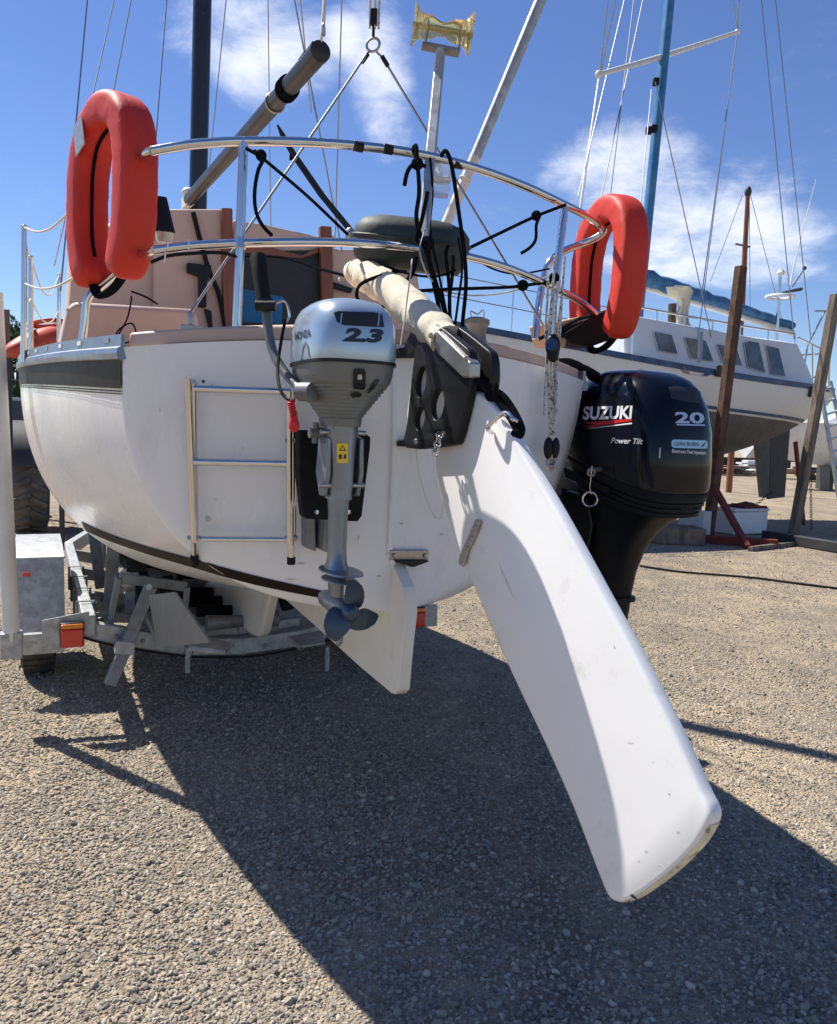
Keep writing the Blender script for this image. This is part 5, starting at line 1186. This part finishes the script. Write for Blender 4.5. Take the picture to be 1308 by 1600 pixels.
yst = [-7.2, -6.8, -6.2, -5.4, -4.5, -3.5, -2.5, -1.5, -.5, .5, 1.2, 1.9, 2.5, 3.1, 3.5, 3.75]
def ysec(s, ph, e=2.1):
    D = yzs(s) - yzk(s); return yhb(s) * max(0, math.cos(ph)) ** (2 / e), yzs(s) - D * math.sin(ph) ** (2 / e)
phs = [math.pi / 2 * k / 16 for k in range(17)]
def yside(sg): return loft([[yw(s, sg * ysec(s, p)[0], ysec(s, p)[1]) for p in phs] for s in yst], False, False, closed=False)
trs = loft([[yw(3.75, sg * ysec(3.75, p)[0], ysec(3.75, p)[1]) for sg in (-1, 1)] for p in phs], False, False, closed=False)
yh_g = join(yside(1), yside(-1), trs); YT = bvh(yh_g)
# painted topsides and dark bottom in one hull: bottom is its own skin, 4 mm proud, below the waterline
obj('hull', yh_g, 'yacht_white', yac)
def wl_z(s): return 1.93 - .035 * s
def ystrip(z0f, z1f, off, s0=-6.5, s1=3.74, n=40, m_=5, sg=1):
    rows = []
    for i in range(n + 1):
        s = s0 + (s1 - s0) * i / n; row = []
        D = yzs(s) - yzk(s)
        za, zb = min(z0f(s), yzs(s)), z1f(s); zb = max(zb, yzk(s))
        if za < yzk(s): za = yzk(s) + .002
        for j in range(m_ + 1):
            z = za + (zb - za) * j / m_; q = max(0, min(1, (yzs(s) - z) / D)); ph = math.asin(q ** 1.05)
            x = yhb(s) * max(0, math.cos(ph)) ** (2 / 2.1); row.append(yw(s, sg * (x + off), z - off * .6 * q))
        rows.append(row)
    return loft(rows, False, False, closed=False)
for sg in (1, -1):
    obj('bottom_paint', ystrip(lambda s: wl_z(s), lambda s: -9, .006, m_=16, sg=sg), 'yacht_bottom', yac)
    obj('boot_stripe', ystrip(lambda s: wl_z(s) + .085, lambda s: wl_z(s) + .035, .007, sg=sg), 'yacht_blue', yac)
    obj('sheer_stripe', ystrip(lambda s: yzs(s), lambda s: yzs(s) - .085, .010, s0=-6.9, sg=sg), 'yacht_blue', yac)
obj('deck', loft([[yw(s, -yhb(s) * .99, yzs(s) + .01), yw(s, 0, yzs(s) + .08), yw(s, yhb(s) * .99, yzs(s) + .01)] for s in yst], False, False, closed=False), 'pale_grey', yac)
CN = .98                                               # cabin side distance from the centre line
cbs = [(-1.3, 2.66, 3.36), (0.3, 2.57, 3.30), (1.6, 2.54, 3.25), (2.75, 2.52, 3.24), (3.05, 2.52, 2.9), (3.25, 2.51, 2.58)]
cabin_g = loft([[yw(s, CN, z0), yw(s, CN - .10, z1), yw(s, .35, z1 + .12), yw(s, -.35, z1 + .12), yw(s, -CN + .10, z1), yw(s, -CN, z0)] for s, z0, z1 in cbs])
cabn = obj('cabin', cabin_g, 'yacht_cabin', yac, bevel=.03); CBT = bvh(cabin_g)
def csurf(px, py, off=.01):
    p = surf(CBT, px, py, off); return p if p is not None else YP(px, py, CN)
for q in ([(1020, 519), (1047, 524), (1056, 553), (1027, 548)], [(1068, 528), (1100, 533), (1112, 565), (1079, 560)], [(1119, 539), (1147, 543), (1157, 571), (1128, 566)], [(1161, 537), (1168, 533), (1183, 536), (1193, 582), (1167, 574)], [(1196, 541), (1214, 545), (1224, 588), (1203, 584)]):
    pts = [csurf(x, y) for x, y in q]; cc = sum(pts, Vector()) / len(pts)
    wfr = obj('window', prism([cc + (p - cc) * 1.05 for p in pts], YN * .02), 'pale_grey', yac, bevel=.01)
    obj('pane', prism([p + YN * .018 for p in pts], YN * .012), 'smoke_window', wfr)
obj('faded_patch', prism([surf(YT, x, y, .014) or YP(x, y, 1.5) for x, y in ((1060, 561), (1116, 570), (1112, 584), (1104, 588), (1078, 585), (1068, 574))], YN * .004), 'yacht_cabin', yac)
for x, y in ((1122, 580), (1266, 612)): obj('fender_pad', box(surf(YT, x, y, .04) or YP(x, y, 1.3), .16, .06, .18, YA, YN), 'machine_dark', yac, bevel=.02)
obj('keel', loft([[yw(s, .12 * w, z) for s, w, z in ((-3.4, 0, z_), (-1.5, 1, z_), (.35 - (1.2 - z_) * .12, .7, z_), (.5 - (1.2 - z_) * .12, 0, z_), (.35 - (1.2 - z_) * .12, -.7, z_), (-1.5, -1, z_))] for z_ in (1.25, .8, .32)]), 'yacht_bottom', yac)
obj('rudder', prism([yw(3.30, -.03, 1.80), yw(3.85, -.03, 1.95), yw(3.85, -.03, .42), yw(3.38, -.03, .38)], YN * .06), 'machine_dark', yac, bevel=.01)
obj('rudder_skeg', prism([yw(2.9, -.04, 1.5), yw(3.28, -.04, 1.75), yw(3.36, -.04, .42), yw(3.18, -.04, .42)], YN * .08), 'yacht_bottom', yac)
# spars
mb_ = YP(1002, 445, 0); mt_ = YP(1046, 2, 0); md_ = (mt_ - mb_).normalized()
ymast = obj('mast', tube([mb_ - md_ * 1.6, mb_ + md_ * 9], .105, 16, sq=.8), 'mast_blue', yac)
sp0 = YP(1030, 90, 0)
s1_, s2_ = YP(936, 116, 1.25), YP(1152, 50, -1.25)
for e_ in (s1_, s2_):
    ssp = obj('spreader', tube([sp0, e_], [.05, .035], 10), 'spar_white', ymast); obj('spreader_tip', blobg(e_, .055, .055, .055), 'spar_white', ssp)
for px_, py_ in ((1025, 128), (1022, 201), (1014, 204)): obj('mast_fitting', box(YP(px_, py_, .1), .10, .10, .12), 'black_rubber', ymast, bevel=.02)
be_ = YP(1238, 520, 0); bb_ = YP(1003, 447, 0)
obj('boom', tube([bb_, be_], .055, 10), 'spar_white', yac)
cvp = []; cvr = []
for k in range(25):
    t = k / 24; cvp.append(bb_.lerp(be_, t) + BZ * (.13 + .012 * math.sin(k * 1.7))); cvr.append(.155 - .085 * t + .02 * math.sin(k * 2.3) * (1 - t))
obj('sail_cover', tube(cvp, cvr, 12), 'cover_blue', yac, angle=80)
dr = loft([superring(YP(1060 + dx, y, .25), YA, YN, a, b, 2, 14) for dx, y, a, b in ((-6, 450, .10, .18), (-2, 453, .14, .24), (4, 460, .12, .2), (8, 470, .06, .1), (8, 481, .10, .08), (7, 493, .13, .10), (8, 503, .10, .08), (10, 510, .14, .08), (9, 514, .05, .04))])
rb2 = random.Random(3); dr = ([v + Vector((rb2.uniform(-1, 1), rb2.uniform(-1, 1), rb2.uniform(-.6, .6))) * .05 for v in dr[0]], dr[1])
obj('sail_bundle', dr, 'canvas', yac, angle=80)
for a_px in [((936, 116), (905, 330)), ((937, 118), (893, 430)), ((940, 110), (962, 2)), ((938, 112), (950, 2)), ((1152, 52), (1098, 450)), ((1150, 60), (1092, 520)), ((1152, 45), (1146, 2)), ((1153, 45), (1155, 2)),
             ((1024, 128), (1110, 520)), ((1004, 2), (935, 330)), ((990, 2), (952, 320)), ((1018, 140), (1000, 330)), ((1190, 2), (1240, 520)), ((1212, 2), (1266, 520)), ((975, 2), (905, 300))]:
    p, q = YP(a_px[0][0], a_px[0][1], .3), YP(a_px[1][0], a_px[1][1], .9)
    obj('stay', tube([p + (p - q) * (.6 if a_px[0][1] < 5 else 0), q + (q - p) * .02], .009, 5), 'wire', yac)
for x in (1094, 1097): obj('bottle_screw', rod(YP(x, 518, 1.3), YP(x - 3, 566, 1.35), .02, 8), 'stainless_dull', yac)
# guard rails
def ydeck(s): return yw(s, yhb(s) - .05, yzs(s))
tops = []
for s in (-5.6, -4.6, -3.6, -2.6, -1.6):
    st = obj('stanchion', tube([ydeck(s), ydeck(s) + BZ * .62], .013, 8), 'stainless', yac); tops.append(ydeck(s))
for h_ in (.33, .61): obj('guard_wire', tube([p + BZ * h_ for p in tops], .008, 6), 'wire', yac)
crl = [yw(s, CN - .12, z) for s, z in ((-1.2, 3.50), (0, 3.46), (1.3, 3.42), (2.7, 3.40))]
obj('grab_rail', tube(crl, .018, 8), 'stainless', yac)
for p in crl + [(crl[0] + crl[1]) / 2, (crl[1] + crl[2]) / 2, (crl[2] + crl[3]) / 2]: obj('rail_post', tube([p, p - BZ * .19], .014, 6), 'stainless', yac)
for nn in (.85, -.85):
    obj('stern_pulpit', join(tube([yw(2.8, nn, 3.35), yw(3.7, nn, 3.15), yw(3.75, nn, 2.5)], .018, 8), tube([yw(3.0, nn, 2.55), yw(3.72, nn, 2.85)], .016, 8), tube([yw(3.3, nn, 2.52), yw(3.2, nn, 3.25)], .014, 8)), 'stainless', yac)
obj('stern_pulpit', tube([yw(3.7, .85, 3.15), yw(3.7, -.85, 3.15)], .018, 8), 'stainless', yac)
# instrument pole
ip0 = YP(1211, 570, .2); ip1 = YP(1219, 432, .2)
ipo = obj('instrument_pole', tube([ip0, ip1], .032, 10), 'stainless', yac)
obj('radar_ring', torus(YP(1219, 464, .2), BZ, .24, .030, 28, 8), 'lamp_white', ipo)
obj('gps_dome', lathe([(.0, -.03), (.06, -.02), (.075, .02), (.05, .07), (0, .08)], YP(1220, 428, .2), BZ, 16), 'lamp_white', ipo)
obj('wind_vane', join(tube([YP(1224, 457, .2), YP(1250, 452, .2)], [.04, .07], 8, sq=.5), tube([YP(1238, 448, .2), YP(1257, 420, .2)], .012, 6), blobg(YP(1257, 419, .2), .04, .04, .04)), 'machine_dark', ipo)
obj('whip_aerial', tube([YP(1235, 445, .2), YP(1243, 405, .2), YP(1275, 280, .2)], [.018, .012, .004], 6), 'lamp_white', ipo)
obj('stern_bracket', join(tube([YP(1257, 570, .6), YP(1262, 540, .6), YP(1290, 485, .6)], .016, 6), tube([YP(1273, 486, .6), YP(1310, 486, .6)], .016, 6)), 'galv', yac)

# stand posts that prop it up
def post(label, a, b, dep0, w, m_, group='props that hold up the yacht'):
    p = PZ(*a, 0.0) if dep0 is None else P(a[0], a[1], dep0)
    q = P(b[0], b[1], p.y - .1)
    return single('prop_post', beam(p, q, w, w * .8, Vector((.47, -.88, 0))), m_, label, 'post', group, bevel=.012)
post('rusty steel post propping the yacht behind the black outboard', (1106, 838), (1158, 416), None, .15, 'rust')
post('weathered grey brown post by the ladder near the stern', (1240, 836), (1306, 460), None, .15, 'post_wood')
post('short rusty post top showing above the yacht cabin roof', (1048, 560), (1051, 474), 16.2, .13, 'rust')
post('thin reddish prop standing behind the yacht rudder', (1256, 823), (1243, 690), 14.6, .07, 'rust_red')
def strut(label, pts, w, m_='rust_red'):
    return single('prop_strut', join(*[beam(a, b, w, w) for a, b in zip(pts[:-1], pts[1:])]), m_, label, 'strut', 'props that hold up the yacht', bevel=.008)
strut('rusty diagonal brace reaching from post down to ground beside cooler', [P(1118, 765, 12.0), PZ(1168, 855, .03)], .08)
strut('dark base beam under the rusty prop post', [PZ(1040, 838, .06), PZ(1215, 850, .06)], .12)
strut('dark base beam under the grey brown prop post', [PZ(1195, 836, .08), PZ(1330, 858, .08)], .14, 'machine_dark')
strut('pale plank end lying on the base timbers', [PZ(1172, 858, .03), PZ(1256, 848, .03)], .07, 'post_wood')
single('timber_block', box(PZ(1055, 835, .12), .7, .5, .24), 'post_wood', 'rough timber block stack under the yacht keel', 'timber', bevel=.02)
single('timber_block', box(PZ(1085, 818, .2), .16, .5, .42, YA, YN), 'pale_grey', 'pale upright board standing beside the keel timbers', 'timber', bevel=.01)
# cool box with a red cloth
cb0 = PZ(1163, 836, 0.0)
cool = thing('cool_box', 'white cool box on the ground under the yacht', 'cool box', cb0)
obj('body', box(cb0 + BZ * .19 + Vector((0, .2, 0)), .78, .42, .36, YA, YN), 'cooler_white', cool, bevel=.025)
obj('lid', box(cb0 + BZ * .395 + Vector((0, .2, 0)), .80, .44, .05, YA, YN), 'cooler_white', cool, bevel=.02)
V = []; F = []
for i in range(13):
    for j in range(7):
        u, v = i / 12 - .5, j / 6 - .5
        V.append(cb0 + Vector((0, .2, 0)) + YA * (.1 + u * .55) + YN * (v * .42) + BZ * (.43 + .06 * math.exp(-(u * u + v * v) * 6) + .03 * math.sin(i * 1.9 + j) * math.cos(j * 2.1)))
F = [(i * 7 + j, (i + 1) * 7 + j, (i + 1) * 7 + j + 1, i * 7 + j + 1) for i in range(12) for j in range(6)]
cl = single('cloth', (V, F), 'rust_red', 'crumpled dark red cloth lying on the white cool box', 'cloth')
cl.modifiers.new('thick', 'SOLIDIFY').thickness = .02
# ladder leaning on the stern
ld = thing('ladder', 'aluminium ladder leaning against the yacht stern', 'ladder', PZ(1330, 790))
la0, la1 = P(1310, 772, 13.2), P(1281, 600, 13.6); lb0, lb1 = P(1336, 760, 13.3), P(1297, 596, 13.7)
la0 = la0 + (la0 - la1) * .25; lb0 = lb0 + (lb0 - lb1) * .25
for a, b in ((la0, la1), (lb0, lb1)): obj('rail', beam(a, b, .07, .04), 'ladder_alu', ld)
for k in range(11):
    t = (k + .5) / 11; obj('rung', rod(la0.lerp(la1, t), lb0.lerp(lb1, t), .018, 8), 'ladder_alu', ld)
# chain hanging by the post
chn = []
for k in range(34):
    z = 1.45 - k * .042; p = P(1262, 745, 13.4); chn.append(torus(Vector((p.x + .004 * k, p.y, z)), YA if k % 2 else YN, .022, .006, 8, 5))
single('chain', join(*chn), 'rust', 'rusty chain hanging from the yacht stern to the ground', 'chain')
single('chain', join(*[torus(P(1180 + k * 2.6, 790 - k * 2.2, 13.2), YA if k % 2 else BZ, .022, .006, 8, 5) for k in range(10)]), 'rust', 'short rusty chain slanting from the red cloth to the rudder', 'chain')
# hose lying on the gravel
single('hose', tube(spline([PZ(x, y, .012) for x, y in ((1000, 884), (1060, 893), (1120, 898), (1180, 903), (1250, 912), (1330, 922))], 6), .012, 8), 'black_rubber', 'dark hose lying across the gravel in the sun', 'hose')

# other masts far behind
def far_mast(label, px0, px1, dep, r, m_, stays=()):
    p, q = P(px0[0], px0[1], dep), P(px1[0], px1[1], dep)
    th = thing('distant_mast', label, 'mast', Vector((p.x, p.y, 0)))
    obj('pole', tube([Vector((p.x, p.y, 0)), p, q], [r * 1.1, r, r * .7], 10), m_, th)
    for s in stays: obj('stay', tube([P(*s[0], dep), P(*s[1], dep)], .010, 5), 'wire', th)
    return th
fm = far_mast('slim brown wooden mast rising above the rusty post', (1160, 470), (1169, 296), 24, .085, 'teak', [((1173, 306), (1222, 500)), ((1160, 305), (1110, 440)), ((1171, 310), (1172, 480))])
obj('crosstree', tube([P(1149, 381, 24), P(1172, 386, 24)], .03, 6), 'post_wood', fm)
obj('masthead', blobg(P(1169, 300, 24), .1, .1, .16), 'machine_dark', fm)

# white boat and clutter beyond
def hull_far(name, label, c, L, Bm, zs0, zk0, ang, m_, cover=None):
    d = Vector((math.cos(ang), math.sin(ang), 0)); e = Vector((-math.sin(ang), math.cos(ang), 0)); th = thing(name, label, 'boat', Vector((c[0], c[1], 0)))
    C_ = Vector((c[0], c[1], 0)); rr = []
    for s, b, zk in ((-.5, .75, zk0 + .1), (-.3, .95, zk0), (0, 1, zk0), (.25, .8, zk0 + .1), (.42, .35, zk0 + .3), (.5, .03, zs0 - .1)):
        rr.append([C_ + d * (s * L) + e * (k * b * Bm / 2) + BZ * z for k, z in ((-1, zs0 + .1 * (s + .5)), (-.8, (zs0 + zk) / 2), (0, zk), (.8, (zs0 + zk) / 2), (1, zs0 + .1 * (s + .5)))])
    obj('hull', loft(rr), m_, th, angle=50)
    obj('cabin', loft([[C_ + d * (s * L) + e * (k * Bm * .34) + BZ * z for k, z in ((-1, zs0), (-.8, zs0 + h_), (.8, zs0 + h_), (1, zs0))] for s, h_ in ((-.35, .5), (-.1, .62), (.15, .5), (.25, .05))]), cover or 'pale_grey', th, bevel=.05)
    for s in (-.25, .2): obj('cradle', box(C_ + d * (s * L) + BZ * (zk0 + .1) * .5, .12, Bm * .8, zk0 + .1, d, e), 'machine_dark', th)
    return th
w1 = P(1330, 690, 26); hull_far('distant_boat', 'white covered boat beyond the aluminium ladder', (w1.x + 1.5, 27), 8.0, 2.6, 2.15, .75, math.radians(165), 'cooler_white')
w2 = P(1215, 700, 48); hull_far('distant_boat', 'pale hull far behind the yacht rudder', (w2.x + 3, 50), 9, 3, 2.0, .5, math.radians(10), 'pale_grey')
w3 = P(720, 690, 34); hull_far('distant_boat', 'small pale boat far off behind the white rudder blade', (w3.x, 36), 7, 2.5, 1.7, .4, math.radians(20), 'cooler_white')
for i, (px_, dep, w_, h_, m_, lab) in enumerate(((1150, 38, 2.2, .5, 'post_wood', 'low stack of weathered timber far across the yard'), (1175, 42, 1.6, .7, 'pale_grey', 'pale pallet stack far across the yard'), (1262, 36, 2.0, .6, 'wood_raw', 'pile of sawn boards far beyond the chain'),
                                          (1290, 34, 1.5, .75, 'machine_dark', 'dark machine part far beyond the ladder'), (1130, 45, 2.4, .8, 'machine_dark', 'dark trailer frame far behind the yacht keel'), (1195, 40, 1.2, .45, 'cooler_white', 'white tub far behind the yacht rudder'))):
    p = P(px_, 720, dep); gs = []
    for k in range(6):
        gs.append(box((p.x + rnd.uniform(-.4, .4) * w_, dep + rnd.uniform(-.5, .5), h_ * (.15 + .14 * k)), w_ * rnd.uniform(.5, 1), .8, h_ * .13, Vector((1, rnd.uniform(-.2, .2), 0)).normalized()))
    single('yard_clutter', join(*gs), m_, lab, 'clutter', 'clutter across the yard')

# ================================================================== TRACTOR AND TREES ON THE LEFT
tc0 = PZ(47, 829, 0.0)
trc = thing('tractor', 'red tractor with a big rear tyre half hidden behind the hull', 'tractor', tc0)
ta = Vector((-.45, .89, 0)).normalized(); te = Vector((.89, .45, 0))          # its heading; its axle
wc_ = tc0 + BZ * .62 + ta * .05
whl = obj('rear_wheel', lathe([(.33, -.20), (.52, -.22), (.60, -.18), (.625, -.08), (.625, .08), (.60, .18), (.52, .22), (.33, .20)], wc_, te, 40), 'tyre_dusty', trc)
for k in range(22):
    a = 2 * math.pi * k / 22; d = ta * math.cos(a) + BZ * math.sin(a); tn = te.cross(d)
    for sg in (-1, 1):
        obj('lug', box(wc_ + d * .615 + te * (sg * .095) + tn * (sg * .03), .21, .055, .06, (te + tn * .55 * sg).normalized(), (tn - te * .55 * sg).normalized(), d), 'tyre_dusty', whl)
obj('rim', lathe([(0, -.05), (.12, -.08), (.30, -.05), (.345, -.19), (.35, .19), (.30, .06), (0, .05)], wc_, te, 28), 'pale_grey', whl)
wc2 = wc_ + te * 1.45
obj('rear_wheel', lathe([(0, -.05), (.33, -.20), (.52, -.22), (.60, -.18), (.625, -.08), (.625, .08), (.60, .18), (.52, .22), (.33, .20), (0, .05)], wc2, te, 32), 'tyre', trc)
for sg, c_ in ((0, wc_), (1, wc2)):
    fp = [c_ + (ta * math.cos(a) + BZ * math.sin(a)) * .78 for a in [math.radians(20 + 14 * k) for k in range(11)]]
    obj('fender', loft([[p - te * .22, p + te * .22, p + te * .22 - BZ * .03, p - te * .22 - BZ * .03] for p in fp]), 'machine_dark', trc)
mid = (wc_ + wc2) / 2
obj('gearbox', box(mid + BZ * .1, .5, 1.2, .55, te, ta), 'machine_dark', trc, bevel=.05)
obj('engine_hood', loft([superring(mid + ta * s + BZ * z, te, BZ, .34, h_, 4, 24) for s, z, h_ in ((.7, .55, .30), (1.4, .55, .30), (2.2, .50, .26), (2.35, .46, .2))]), 'red_paint', trc)
for sg in (-.5, .5): obj('front_wheel', lathe([(0, -.1), (.2, -.11), (.34, -.09), (.37, 0), (.34, .09), (.2, .11), (0, .1)], mid + ta * 2.0 + te * sg * 1.5 + BZ * -.25, te, 24), 'tyre', trc)
for sg in (-.62, .62):
    for s in (-.3, .9): obj('cab_post', beam(mid + te * sg + ta * s + BZ * .4, mid + te * sg * .95 + ta * s + BZ * 1.62, .06, .06), 'machine_dark', trc)
obj('cab_roof', loft([superring(mid + ta * .3 + BZ * z, te, ta, a, b, 4, 28) for z, a, b in ((1.60, .78, .86), (1.66, .82, .92), (1.76, .78, .86), (1.82, .6, .6))]), 'red_paint', trc)
obj('seat', box(mid + BZ * .55, .5, .45, .5, te, ta), 'machine_dark', trc, bevel=.06)
rk = P(44, 541, 8.6)
kay = thing('kayak', 'orange red kayak lying on top of the rack beyond the port rail', 'kayak', Vector((rk.x, rk.y, 0)))
k0, k1 = P(2, 556, 8.6), P(108, 516, 9.2); kp = [k0.lerp(k1, t) for t in [i / 12 for i in range(13)]]
obj('hull', tube([p + BZ * .10 * (abs(i - 6) / 6) ** 2 * .2 for i, p in enumerate(kp)], [.02 + .17 * math.sin(math.pi * i / 12) ** .7 for i in range(13)], 12, sq=.7), 'red_paint', kay)
kc = P(74, 520, 8.9); obj('cockpit_rim', torus(kc + BZ * .1, BZ + RGT * -.2, .16, .025, 20, 8), 'red_paint', kay)
for px_ in (14, 95):
    q = P(px_, 560, 8.8); obj('rack_post', rod(Vector((q.x, q.y, 0)), q, .03, 8), 'machine_dark', kay)
pp_ = P(9, 484, 12); single('timber_pole', rod(Vector((pp_.x, pp_.y, 0)), pp_, .055, 10), 'post_wood', 'dark upright pole standing in front of the trees', 'pole')
q = PZ(12, 690, 0); vh = thing('parked_machine', 'dark grey machine parked beyond the tractor', 'machine', Vector((q.x, 22, 0)))
vx = P(12, 640, 22).x
obj('body', loft([superring(Vector((vx, 22, z)), Vector((1, 0, 0)), Vector((0, 1, 0)), a, 1.9, 5, 28) for z, a in ((.55, .95), (.95, 1.0), (1.25, .95), (1.9, .78), (2.0, .6))]), 'machine_dark', vh)
obj('white_panel', box((vx + .3, 20.05, 1.35), .8, .05, .45), 'cooler_white', vh, bevel=.02)
obj('windscreen', box((vx, 20.4, 1.68), 1.2, .5, .32), 'smoke_window', vh, bevel=.05)
for sx in (-.75, .75):
    for sy in (20.7, 23.3): obj('wheel', lathe([(0, -.1), (.2, -.11), (.36, -.09), (.38, 0), (.36, .09), (.2, .11), (0, .1)], (vx + sx, sy, .38), (1, 0, 0), 20), 'tyre', vh)

def tree(name, label, x, y, h, w, seed, group='trees beyond the yard'):
    r = random.Random(seed); th = thing(name, label, 'tree', (x, y, 0), group); B = Vector((x, y, 0)); tr_ = []
    tr_.append(tube([B, B + BZ * h * .35 + Vector((r.uniform(-.1, .1), 0, 0)), B + BZ * h * .75], [h * .035, h * .025, h * .008], 8))
    cl_ = []
    for k in range(26):
        a = r.uniform(0, 6.28); z = r.uniform(.28, .98); rad = w * .5 * math.sin(math.pi * min(1, (z - .12) / .95)) ** .6 * r.uniform(.25, 1)
        c = B + Vector((math.cos(a) * rad, math.sin(a) * rad, z * h)); cl_.append((c, r.uniform(.10, .2) * w))
        tr_.append(tube([B + BZ * h * r.uniform(.2, .55), (B + BZ * h * .5 + c) / 2 + BZ * .2, c], [h * .012, h * .008, h * .003], 5))
    obj('trunk', join(*tr_), 'bark', th)
    V = []; F = []
    for c, s in cl_:
        for _ in range(150):
            d = Vector((r.gauss(0, 1), r.gauss(0, 1), r.gauss(0, .8))); d = d.normalized() * s * r.uniform(.35, 1.05); p = c + d
            u = Vector((r.gauss(0, 1), r.gauss(0, 1), r.gauss(0, 1))).normalized(); v = u.cross(Vector((r.gauss(0, 1), r.gauss(0, 1), r.gauss(0, 1)))).normalized(); q = r.uniform(.05, .11) * w / 3.2
            i = len(V); V += [p - u * q, p + v * q * .5, p + u * q, p - v * q * .5]; F.append((i, i + 1, i + 2, i + 3))
    obj('crown', (V, F), 'leaf', th, smooth=False)
for i, (px_, dep, h, w, lab) in enumerate(((-20, 30, 5.3, 4.5, 'broad green tree at the yard edge left of the dark pole'), (28, 33, 5.0, 4.2, 'green tree behind the dark pole and the kayak'), (75, 38, 3.6, 4.4, 'low green tree behind the tractor'))):
    x = P(px_, 600, dep).x; tree('tree', lab, x, dep, h, w, 40 + i)
